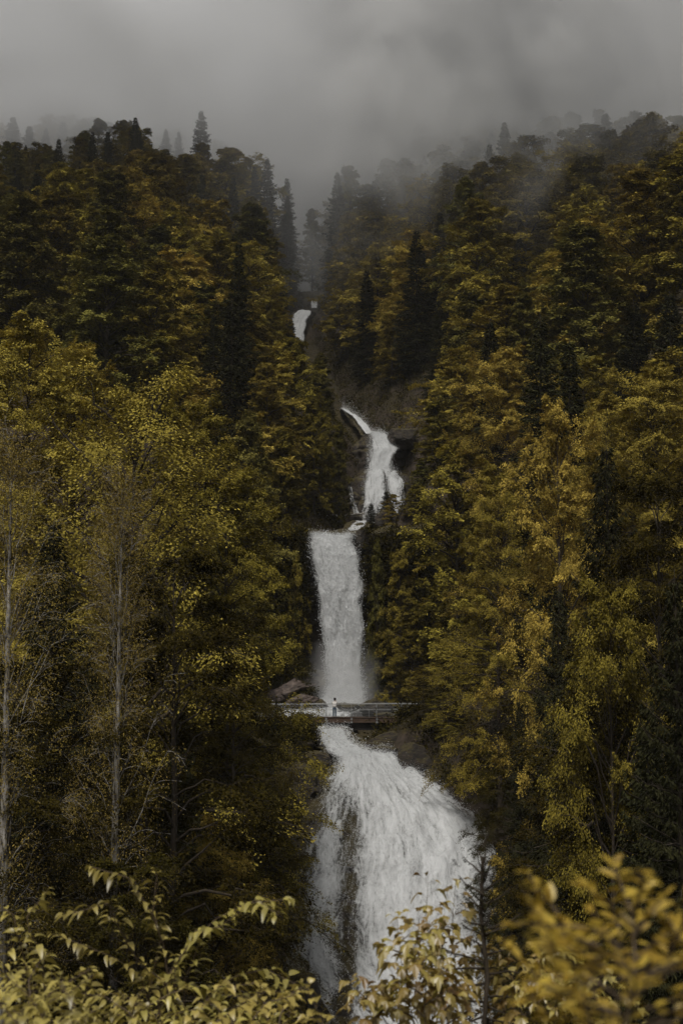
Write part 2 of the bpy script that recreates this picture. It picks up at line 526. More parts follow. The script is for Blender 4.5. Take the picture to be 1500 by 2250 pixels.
def fall(name, rows, label, cat="waterfall", bulge=0., cover=None, n=(160, 60), amp=.3, edge=.8, mat=None, spray=0, spray_out=.5, rock=True, rockext=.35, rockback=3.2,
         rockname="rock_face", ramp=1., size=(.03, .07), seed=1, mask=True, rocklabel=None):
    G, S, vv = surf(rows, n[0], n[1], bulge)
    # metres
    dn = np.linalg.norm(np.diff(G, axis=0), axis=2).mean(1)
    along = np.concatenate([[0], np.cumsum(dn)])
    width = np.linalg.norm(G[:, -1] - G[:, 0], axis=1).mean()
    UVx = S * width; UVy = np.broadcast_to(along[:, None], S.shape)
    nz = fbm(np.stack([UVx * 1.1, UVy * .45, 0 * S + seed * 3.7], -1), 4)
    nrm = np.cross(np.gradient(G, axis=1), np.gradient(G, axis=0))
    nrm = norm(nrm); nrm *= -np.sign(nrm[..., 1:2]) * 1.0
    e = np.minimum(S, 1 - S)
    en = fbm(np.stack([UVx * .9, UVy * .8, 0 * S + 5.5 + seed], -1), 3)
    C = np.full(S.shape, 1.15) if cover is None else cover(S, UVy / along[-1], G)
    C = C - edge * (1 - sstep(0, .16, e + en * .05))
    D = G + nrm * (nz * amp)[..., None]
    wob = fbm(np.stack([0 * S + seed, UVy * .35, 2 * np.sign(S - .5)], -1), 3) * np.abs(S - .5) * 2 * min(.45, width * .08)
    D[..., 0] += wob
    D[..., 2] += fbm(np.stack([UVx * .7, 0 * S + seed, 0 * S], -1), 3) * min(.35, width * .06) * np.exp(-UVy / 1.5)
    uv = np.stack([UVx, UVy], -1).reshape(-1, 2)
    me = fast_mesh(name, D.reshape(-1, 3), grid_faces(*n), True, {"cover": ('POINT', C.reshape(-1))}, uv)
    o = link_mesh(name, me, mat or M_WATER)
    tag(o, label, cat, "falls and cascades of the stream", "structure")
    if mask:
        for i in range(0, n[0], max(1, n[0] // 14)):
            for j in (3, n[1] // 4, n[1] // 2, 3 * n[1] // 4, n[1] - 4):
                pu, pv = project(G[i, j]); WATER_PTS.append((float(pu), float(pv), float(G[i, j, 1])))
    if spray:
        rs = np.random.RandomState(seed)
        ii = rs.randint(0, n[0], spray * 2); jj = rs.randint(0, n[1], spray * 2)
        keep = C[ii, jj] + rs.randn(len(ii)) * .25 > .45
        ii, jj = ii[keep][:spray], jj[keep][:spray]
        p = D[ii, jj] + rs.randn(len(ii), 3) * [.12, .12, .12] + nrm[ii, jj] * (np.abs(rs.randn(len(ii), 1)) ** 1.5 * spray_out)
        ee = e[ii, jj] < .1
        p[ee] += rs.randn(ee.sum(), 3) * [.14, .1, .14]
        SPRAY.append((p, rs.uniform(*size, len(p))))
    if rock:
        nr, nc = n[0] + 20, int(n[1] * 1.5)
        G2, S2, _ = surf(rows, n[0], nc, bulge, rockext)
        q = np.maximum(0, np.abs(S2 - .5) - .5)
        back = rockback * .6 + q * width * 1.4
        RK = G2.copy(); RK[..., 1] += back
        # the top runs back over the lip, the foot runs down into the ground
        top = RK[:1].copy(); tops = []
        for k in range(10, 0, -1):
            t_ = top.copy(); t_[..., 1] += k * .9; t_[..., 2] += -.3 + .02 * k; tops.append(t_)
        foot = RK[-1:].copy(); feet = []
        for k in range(1, 11):
            t_ = foot.copy(); t_[..., 2] -= k * .35; feet.append(t_)
        RK = np.concatenate(tops + [RK] + feet, 0)
        d = fbm(RK * [.5, .5, .9] + seed, 5)
        ledge = vnoise(RK * [.12, .12, 1.1] + seed)
        RK[..., 1] -= (d * .9 + np.abs(ledge) * .8) * ramp
        RK[..., 2] += d * .3
        RK[..., 0] += fbm(RK * .6 + 31, 3) * .5
        ro = link_mesh(rockname, fast_mesh(rockname, RK.reshape(-1, 3), grid_faces(RK.shape[0], nc)), M_ROCK)
        tag(ro, rocklabel, kind="structure")
    return D, C


def cov_lower(S, T, G):
    u, v = project(G)
    c = np.full(S.shape, 1.02)
    # the dark rock shows through on the left third and in a slot down the middle
    left = 1 - sstep(745, 800, u)
    c -= .17 * left * sstep(1690, 1760, v)
    slot = np.exp(-((u - (770 - .02 * (v - 1750))) / 26) ** 2) * sstep(1700, 1780, v)
    c -= .6 * slot
    right = sstep(1040, 1120, u)
    c -= .25 * right
    c -= .12 * sstep(1950, 2250, v) * (1 - sstep(800, 950, u))
    return c


fall("waterfall", LOWER, "broad fan of white water spilling down the dark rock dome below the footbridge", bulge=2.2, ramp=.55, cover=cov_lower, n=(260, 120), amp=.42,
     spray=70000, spray_out=.16, size=(.02, .055), seed=3, rockext=.3, rocklabel="dark wet rock dome under the lowest fall")
fall("cascade", [(1602, 700, 765, 128), (1625, 705, 778, 126.5), (1645, 716, 800, 124.5), (1662, 735, 830, 122.5)], "short white cascade right under the footbridge",
     n=(60, 40), amp=.15, cover=lambda S, T, G: .95 - .9 * np.exp(-((S - .84) / .05) ** 2) * (T < .5), spray=9000, spray_out=.2, seed=5, rockext=.3, rocklabel="rock lip under the short cascade")
MAIN = [(1176, 674, 786, 151), (1182, 674, 786, 150.2), (1220, 680, 791, 149.6), (1290, 690, 799, 149.2), (1380, 702, 800, 149), (1450, 711, 798, 149), (1505, 714, 800, 149), (1530, 702, 800, 148.4), (1548, 690, 806, 147.2)]
fall("waterfall", MAIN, "tall straight waterfall plunging over the cliff behind the footbridge", bulge=.5, n=(240, 60), amp=.22, edge=.9,
     cover=lambda S, T, G: 1.12 + .25 * sstep(.7, 1, T) - .25 * (S > .55) * sstep(.5, .15, T) * .3, spray=30000, spray_out=.15, seed=7, rock=False, size=(.03, .08))
fall("rapids", [(1540, 690, 806, 148.5), (1556, 640, 800, 146), (1566, 560, 800, 142), (1578, 540, 790, 137.5), (1584, 560, 790, 134.5), (1600, 690, 780, 129)],
     "foaming pool between the tall fall and the footbridge", cat="rapids", n=(70, 70), amp=.22, mat=M_CHURN, spray=8000, spray_out=.15, seed=9, rock=False,
     cover=lambda S, T, G: .95 - .25 * sstep(.3, .5, T))
fall("waterfall", [(950, 812, 846, 197.6), (956, 808, 852, 197), (968, 805, 862, 196.2), (984, 802, 878, 195.4), (1000, 804, 868, 195), (1030, 803, 862, 194.4), (1036, 802, 862, 193)],
     "white upper step of the double fall beside the bare grey rock", n=(80, 50), amp=.2, seed=11, rockext=.5, spray=8000, spray_out=.25,
     cover=lambda S, T, G: 1.05 - .55 * np.exp(-((S - .16) / .07) ** 2), rocklabel="bare rock beside the upper step")
fall("waterfall", [(1033, 800, 872, 193), (1040, 797, 876, 192), (1060, 792, 884, 191), (1100, 790, 886, 189.5), (1140, 786, 886, 187.5), (1150, 786, 880, 186)],
     "white lower step of the double fall with dark rock in its middle", n=(90, 60), amp=.2, seed=12, rockext=.5, spray=8000, spray_out=.25,
     cover=lambda S, T, G: 1.05 - .75 * np.exp(-((S - .58 - .1 * T) / .07) ** 2) - .55 * sstep(.62, .35, S) * sstep(.3, .9, T), rocklabel="layered rock under the lower step")
fall("trickle", [(1070, 763, 772, 190), (1090, 766, 778, 189.5), (1115, 772, 786, 188.5), (1132, 776, 792, 187.5)], "thin trickle over rock left of the double fall", cat="trickle",
     n=(50, 16), amp=.08, seed=14, rockext=1.2, cover=lambda S, T, G: .55 + 0 * S, rocklabel="rock left of the double fall")
fall("cascade", [(1146, 775, 806, 172), (1154, 768, 804, 169), (1164, 762, 800, 165), (1170, 720, 790, 160), (1178, 680, 786, 152.5)], "small white cascade feeding the top of the tall waterfall",
     n=(60, 30), amp=.12, mat=M_CHURN, seed=15, rock=True, rockext=.25, rockback=.5, cover=lambda S, T, G: .9 - .55 * sstep(.3, .6, T), rocklabel="rock bed above the tall waterfall")
fall("cascade", [(897, 748, 757, 226), (905, 760, 772, 221), (920, 780, 795, 212), (935, 790, 808, 205), (953, 802, 822, 199)], "narrow slanting white chute above the double fall",
     n=(60, 24), amp=.12, seed=17, rockext=.25, spray=2500, rocklabel="rock either side of the slanting chute")
fall("waterfall", [(682, 650, 684, 306), (690, 643, 682, 305), (705, 640, 674, 304), (725, 643, 669, 303), (750, 648, 668, 302)], "highest and farthest big fall below the misty gorge",
     n=(70, 40), amp=.3, seed=19, rockext=.9, size=(.05, .12), rocklabel="rock beside the farthest fall")
fall("cascade", [(661, 684, 697, 320), (668, 683, 697, 319), (676, 683, 697, 317)], "tiny white cascade at the very top of the stream", n=(30, 20), amp=.15, seed=21, rockext=1.2,
     rocklabel="rock ledge at the topmost cascade")


def gorge_cliff():
    """the cliff the tall fall drops over, with its dark undercut and the slabs at its foot"""
    uu = np.linspace(500, 960, 230)
    vv = np.concatenate([np.linspace(1172, 1560, 260)])
    U, Vv = np.meshgrid(uu, vv)
    Y = 152.2 + 3.8 * sstep(1290, 1350, Vv) * (1 - sstep(1440, 1500, Vv)) - 2.4 * sstep(1470, 1560, Vv)
    Y = Y - .035 * np.maximum(0, 640 - U) - .03 * np.maximum(0, U - 860)
    Y = Y + 2.2 * np.exp(-((U - 745) / 80) ** 2) * sstep(1178, 1230, Vv)
    Y -= sstep(690, 600, U) * sstep(1460, 1560, Vv) * 4
    G = P(U, Vv, Y)
    led = np.abs(vnoise(G * [.09, .09, .75] + 3)) * 1.9 + np.abs(vnoise(G * [.2, .2, 2.1] + 8)) * .7
    d = fbm(G * [.4, .4, .7], 5)
    G[..., 1] -= led + d * .9
    top = []
    for k in range(16, 0, -1):
        t_ = G[:1].copy(); t_[..., 1] += k * .9; t_[..., 2] += .04 * k + fbm(t_ * .4, 3) * .4 + .02 * k * np.abs(t_[..., 0] - 0)
        top.append(t_)
    G = np.concatenate(top + [G], 0)
    o = link_mesh("cliff", fast_mesh("cliff", G.reshape(-1, 3), grid_faces(G.shape[0], G.shape[1])), M_ROCK)
    tag(o, "dark undercut cliff either side of the tall waterfall", kind="structure")


gorge_cliff()


def build_spray():
    p = np.concatenate([a for a, b in SPRAY]); s = np.concatenate([b for a, b in SPRAY])
    rs = np.random.RandomState(5)
    d = norm(rs.randn(len(p), 3)); n = norm(rs.randn(len(p), 3))
    V, F = leaf_quads(p, d, n, s * 1.6, s)
    o = link_mesh("spray", fast_mesh("spray", V, F, False), M_DROP)
    tag(o, "fine droplets flying off the white water", "spray", kind="stuff")


build_spray()


# ------------------------------------------------------------------ trees
def polyline(start, az, elev, length, droop, k=7, wig=.04, rs=None):
    s = np.linspace(0, 1, k)
    M = len(az)
    hx = np.cos(az)[:, None]; hy = np.sin(az)[:, None]
    hor = length[:, None] * s * np.cos(elev)[:, None]
    ver = length[:, None] * (np.sin(elev)[:, None] * s - droop[:, None] * s ** 2)
    p = np.stack([start[:, None, 0] + hor * hx, start[:, None, 1] + hor * hy, start[:, None, 2] + ver], -1)
    if rs is not None:
        p[:, 1:] += rs.randn(M, k - 1, 3) * (length[:, None, None] * wig)
    return p


def at_path(p, idx, s):
    k = p.shape[1] - 1
    f = np.clip(s * k, 0, k - 1e-6); i = f.astype(int); f = (f - i)[:, None]
    return p[idx, i] * (1 - f) + p[idx, i + 1] * f


def broadleaf(seed, H=22, Rad=6.5, cb=.15, nl=70, nsub=12, nleaf=60, ls=.27, wide=.38, elev=(5, 62), droop=.35, trunk_r=.3, sprayw=.2, dens_in=.3, twigs=False,
              lean=0., wigg=.3, flat=.06, peak=.35, jit=.55, lobes=.3, puff=1., limb_r=.34):
    rs = np.random.RandomState(seed)
    # trunk
    K = 12
    tz = np.linspace(0, H * .93, K)
    tx = np.cumsum(rs.randn(K) * wigg * .3) * np.linspace(0, 1, K) + lean * (tz / H) ** 1.5 * H * .2
    ty = np.cumsum(rs.randn(K) * wigg * .3) * np.linspace(0, 1, K)
    trunk = np.stack([tx, ty, tz], -1)[None]
    trr = (trunk_r * (1 - np.linspace(0, 1, K)) ** .8 + .02)[None]
    t = np.sort(rs.rand(nl) * .6 + np.linspace(0, 1, nl) * .4) if nl > 30 else np.linspace(0, 1, nl)
    t = np.linspace(0.01, 1, nl) * .7 + np.sort(rs.rand(nl)) * .3
    h = cb + (.93 - cb) * t
    env = np.where(t > peak, np.sqrt(np.maximum(0.03, 1 - ((t - peak) / (1.04 - peak)) ** 2)), .72 + .28 * t / max(peak, .01))
    az = np.arange(nl) * 2.39996 + rs.randn(nl) * .35
    lob = 1 + lobes * np.sin(az * 2 + t * 7 + seed) * .6 + lobes * np.sin(az * 3 - t * 11 + seed * 2) * .5
    L = Rad * env * lob * rs.uniform(.75, 1.15, nl)
    el = np.radians(elev[0] + (elev[1] - elev[0]) * t ** 1.3 + rs.randn(nl) * 7)
    start = at_path(trunk, np.zeros(nl, int), h / .93)
    lp = polyline(start, az, el, L, np.full(nl, droop) * rs.uniform(.7, 1.3, nl), 7, .025, rs)
    lr = (trunk_r * limb_r * (L / Rad) ** 1.2)[:, None] * (1 - np.linspace(0, .88, 7))[None]
    # side twigs
    li = np.repeat(np.arange(nl), nsub)
    M = len(li)
    s = (1 - (1 - dens_in) * rs.rand(M) ** (1.25 + .5 * puff))
    s[::nsub] = 1.0
    side = np.where(np.arange(M) % 2 == 0, 1, -1)
    ang = az[li] + side * np.radians(rs.uniform(15, 65 + 60 * puff, M)) * (s < .99)
    sl = L[li] * wide * (1.25 - .75 * s) * rs.uniform(.6, 1.3, M) + .35
    st = at_path(lp, li, s)
    eloc = el[li] * .5 - .25 * s + rs.randn(M) * .18 + puff * rs.uniform(-.35, 1.0, M)
    sp = polyline(st, ang, eloc, sl, np.full(M, .3), 4, .02, rs)
    # leaves
    cnt = nleaf
    ki = np.repeat(np.arange(M), cnt)
    Q = len(ki)
    f = rs.rand(Q) ** .65
    p = at_path(sp, ki, f)
    pd = np.stack([-np.sin(ang[ki]), np.cos(ang[ki]), 0 * f], -1)
    lat = rs.randn(Q) * sprayw * sl[ki] * (1.15 - .6 * f) + rs.randn(Q) * .1
    p = p + pd * lat[:, None]
    p[:, 2] += rs.randn(Q) * flat * sl[ki] - np.abs(lat) * .25
    dirv = np.stack([np.cos(ang[ki]), np.sin(ang[ki]), -.35 + 0 * f], -1) + pd * np.sign(lat)[:, None] * .6 + rs.randn(Q, 3) * .35
    nrm = np.stack([np.cos(ang[ki]) * .3, np.sin(ang[ki]) * .3, 1 + 0 * f], -1) + rs.randn(Q, 3) * jit
    pc = at_path(lp, li, np.full(M, .72))[ki] - np.array([0, 0, .5])
    nrm = nrm * (1 - .6 * puff) + norm(p - pc) * 1.1 * puff
    V, F = leaf_quads(p, dirv, nrm, ls * rs.uniform(.7, 1.25, Q), ls * .62 * rs.uniform(.7, 1.2, Q))
    tint = np.clip(.5 + rs.randn(M) * .16, 0, 1)[ki] + rs.randn(Q) * .18
    tv, tf = tubes(trunk, trr, 8)
    lv, lf = tubes(lp, lr, 5)
    Vt, Ft = np.concatenate([tv, lv]), np.concatenate([tf, lf + len(tv)])
    if twigs:
        sv, sf = tubes(sp, np.maximum(.005, (lr[li, -2] * .5)[:, None] * np.linspace(1, .3, 4)[None]), 3)
        Vt, Ft = np.concatenate([Vt, sv]), np.concatenate([Ft, sf + len(Vt)])
    sc = H / max(V[:, 2].max(), 1)
    V[:, 2] *= sc; Vt[:, 2] *= sc
    return (Vt, Ft), (V, F, np.clip(tint, 0, 1))


def spruce(seed, H=26, Rad=3.4, cb=.08, ls=.34, dens=1.0, ragged=.25, hang=.5, step=.42, bare=False, nq=None, tr=.011):
    rs = np.random.RandomState(seed)
    K = 8
    trunk = np.zeros((1, K, 3)); trunk[0, :, 2] = np.linspace(0, H, K); trunk[0, 1:-1, :2] = rs.randn(K - 2, 2) * .04
    trr = (H * tr * (1 - np.linspace(0, 1, K)) ** .9 + .012)[None]
    hs_, az_ = [], []
    z = H * cb
    while z < H * .985:
        n = rs.randint(5, 8)
        a0 = rs.rand() * 6.28
        for i in range(n):
            hs_.append(z + rs.randn() * step * .35); az_.append(a0 + i * 6.283 / n + rs.randn() * .2)
        z += step * (1.1 - .35 * z / H)
    h = np.array(hs_); az = np.array(az_); nl = len(h)
    t = (h / H - cb) / (1 - cb)
    L = Rad * (np.maximum(0, 1 - t) ** .78) * np.clip(1 + rs.randn(nl) * ragged, .35, 1.5) * np.minimum(1, .6 + t * 4) + .12
    el = np.radians(np.interp(t, [0, .5, .85, 1], [-14, -4, 25, 62]) + rs.randn(nl) * 6)
    start = np.stack([0 * h, 0 * h, h], -1)
    lp = polyline(start, az, el, L, np.interp(t, [0, .6, 1], [.10, .12, -.1]), 5, .015, rs)
    lp[:, -1, 2] += L * .07
    lr = (.012 * min(1, tr / .008) + L * .010)[:, None] * np.linspace(1, .3, 5)[None]
    if nq is None: nq = int(75 * dens)
    cnt = np.maximum(6, (nq * (L / Rad) ** 1.2)).astype(int)
    ki = np.repeat(np.arange(nl), cnt); Q = len(ki)
    f = rs.rand(Q) ** .6 * .95 + .05
    p = at_path(lp, ki, f)
    pd = np.stack([-np.sin(az[ki]), np.cos(az[ki]), 0 * f], -1)
    ax = np.stack([np.cos(az[ki]), np.sin(az[ki]), 0 * f], -1)
    lat = rs.randn(Q) * .22 * L[ki] * (1.05 - .75 * f)
    p += pd * lat[:, None]
    hg = np.abs(lat) * .45 + hang * rs.rand(Q) * np.minimum(L[ki], 2) * .22 * (1 - t[ki] * .7)
    p[:, 2] -= hg
    dv = ax * .6 + pd * np.sign(lat)[:, None] * .7 + np.stack([0 * f, 0 * f, -.45 * hang - rs.rand(Q) * .5 * hang], -1) + rs.randn(Q, 3) * .25
    nv = np.stack([0 * f, 0 * f, 1 + 0 * f], -1) + rs.randn(Q, 3) * .6
    V, F = leaf_quads(p, dv, nv, ls * rs.uniform(.6, 1.3, Q), ls * .3 * rs.uniform(.7, 1.3, Q))
    tint = np.clip(.45 + rs.randn(nl) * .15, 0, 1)[ki] + rs.randn(Q) * .15 + .25 * (f - .6)
    tv, tf = tubes(trunk, trr, 7); lv, lf = tubes(lp, lr, 4)
    return (np.concatenate([tv, lv]), np.concatenate([tf, lf + len(tv)])), (V, F, np.clip(tint, 0, 1))


class Proto:
    def __init__(s, name, H, gen, bark, leaf, rad):
        s.name, s.H, s.rad = name, H, rad
        (tv, tf), (lv, lf, ti) = gen
        s.tm = fast_mesh(name + "_trunk", tv, tf); s.tm.materials.append(bark)
        s.cm = fast_mesh(name + "_crown", lv, lf, False, {"tint": ('FACE', ti)}); s.cm.materials.append(leaf)
        s.first = None

    def place(s, loc, h, rot=0., wid=1., label=None, group=None, cat="tree", tilt=(0, 0)):
        e = bpy.data.objects.new(s.name, None); COL.objects.link(e)
        e.empty_display_size = .5
        k = h / s.H
        e.location = loc; e.rotation_euler = (tilt[0], tilt[1], rot); e.scale = (k * wid, k * wid, k)
        if s.first is None:
            t = bpy.data.objects.new("trunk", s.tm); c = bpy.data.objects.new("crown", s.cm); s.first = (t, c)
        else:
            t, c = s.first[0].copy(), s.first[1].copy()
        for q in (t, c):
            COL.objects.link(q); q.parent = e
        tag(e, label, cat, group)
        return e


BW = "broadleaf_tree"
mid = [Proto(BW, 22, broadleaf(s, 22, r, cb, nl, 13, nf, .25, jit=.4, wide=.30, elev=e, droop=dr, flat=fl, peak=pk, lobes=lo), M_BARK, mt, r) for s, r, cb, nl, nf, e, dr, fl, pk, lo, mt in [
    (11, 5.2, .12, 78, 50, (18, 74), .42, .07, .35, .35, M_BEECH),
    (12, 4.6, .10, 84, 46, (25, 76), .40, .08, .30, .30, M_GREEN),
    (13, 5.8, .15, 74, 54, (12, 70), .46, .06, .40, .40, M_BEECH),
    (14, 4.2, .10, 80, 44, (32, 78), .30, .09, .30, .25, M_BEECH)]]
midb = Proto(BW, 22, broadleaf(15, 22, 5.8, .12, 80, 13, 46, .26, jit=.4, lobes=.35, wide=.33), M_BARK, M_BRIGHT, 5.8)
near = [Proto(BW, 26, broadleaf(s, 26, r, cb, nl, 16, nf, .145, twigs=True, elev=e, droop=dr, jit=.45, lobes=.4, trunk_r=.32, wide=.33, puff=pf, limb_r=.2), bk, mt, r) for s, r, cb, nl, nf, e, dr, mt, bk, pf in [
    (21, 6.4, .14, 95, 80, (4, 60), .38, M_BEECH, M_BARK, .5),
    (22, 6.0, .10, 95, 85, (8, 64), .33, M_BRIGHT, M_BARK, 1.),
    (23, 6.6, .08, 90, 70, (2, 55), .42, M_SHADED, M_BARK, .2)]]
sprP = [Proto("spruce_tree", 26, spruce(31, 26, 3.2, .06, .36, 2.0), M_BARK, M_NEEDLE, 3.3),
        Proto("spruce_tree", 26, spruce(32, 26, 2.6, .08, .34, 1.9, ragged=.35, hang=.8), M_BARK, M_NEEDLE, 2.7)]
nspr = Proto("spruce_tree", 28, spruce(33, 28, 4.0, .08, .26, 3.0, ragged=.3, hang=.9, step=.40), M_BARK, M_NEEDLE, 4.0)
birch = [Proto("birch_tree", 26, broadleaf(s, 26, 4.4, .34, 80, 13, 34, .085, twigs=True, elev=(40, 76), droop=.12, trunk_r=.36, wide=.36, sprayw=.3, jit=.9, flat=.2, wigg=.12, dens_in=.12, puff=.4, limb_r=.07),
               M_BARKP, M_BUD, 4.6) for s in (41, 42)]
openm = Proto(BW, 26, broadleaf(51, 26, 7.0, .30, 42, 16, 60, .17, twigs=True, elev=(20, 66), droop=.18, trunk_r=.42, wide=.40, sprayw=.22, jit=.6, flat=.12, peak=.45, dens_in=.25, puff=.8), M_BARK, M_BRIGHT, 7.0)


def solve(u, v, h, y0=35., y1=520.):
    """world point on the hillside where a tree of height h has its top at pixel (u, v)"""
    ys = np.arange(y0, y1, .5)
    a, b = ray(u, v)
    top = terrain_z(a * ys, ys) + h
    k = np.nonzero(top >= b * ys)[0]
    if len(k) == 0: return None
    Y = ys[k[0]]
    return np.array([a * Y, Y, terrain_z(a * Y, Y)])


def at_depth(u, v, Y, h=None):
    """tree whose top is at pixel (u, v) at depth Y, standing on the ground there: returns base and height"""
    a, b = ray(u, v)
    g = float(terrain_z(a * Y, Y))
    return np.array([a * Y, Y, g - .3]), float(b * Y) - g + .3


WP = np.array(WATER_PTS)
WALL = None


def covers_water(base, h, rad, slack=.9):
    top = base + np.array([0, 0, h])
    ut, vt = project(top); ub, vb = project(base)
    Y = base[1]
    ru = rad * slack / Y * 3125
    W = WALL if WALL is not None else WP
    m = (W[:, 2] > Y - 2) & (np.abs(W[:, 0] - ut) < ru) & (W[:, 1] > vt) & (W[:, 1] < vb)
    return bool(m.any())


rsT = np.random.RandomState(99)
placed = []     # x, y, r


def put(pr, base, h, label, wid=1., group=None, cat="tree", rot=None, tilt=(0, 0)):
    base = np.asarray(base, float)
    placed.append((base[0], base[1], pr.rad * h / pr.H * wid))
    return pr.place(tuple(base), h, rsT.rand() * 6.28 if rot is None else rot, wid, label, group, cat, tilt)


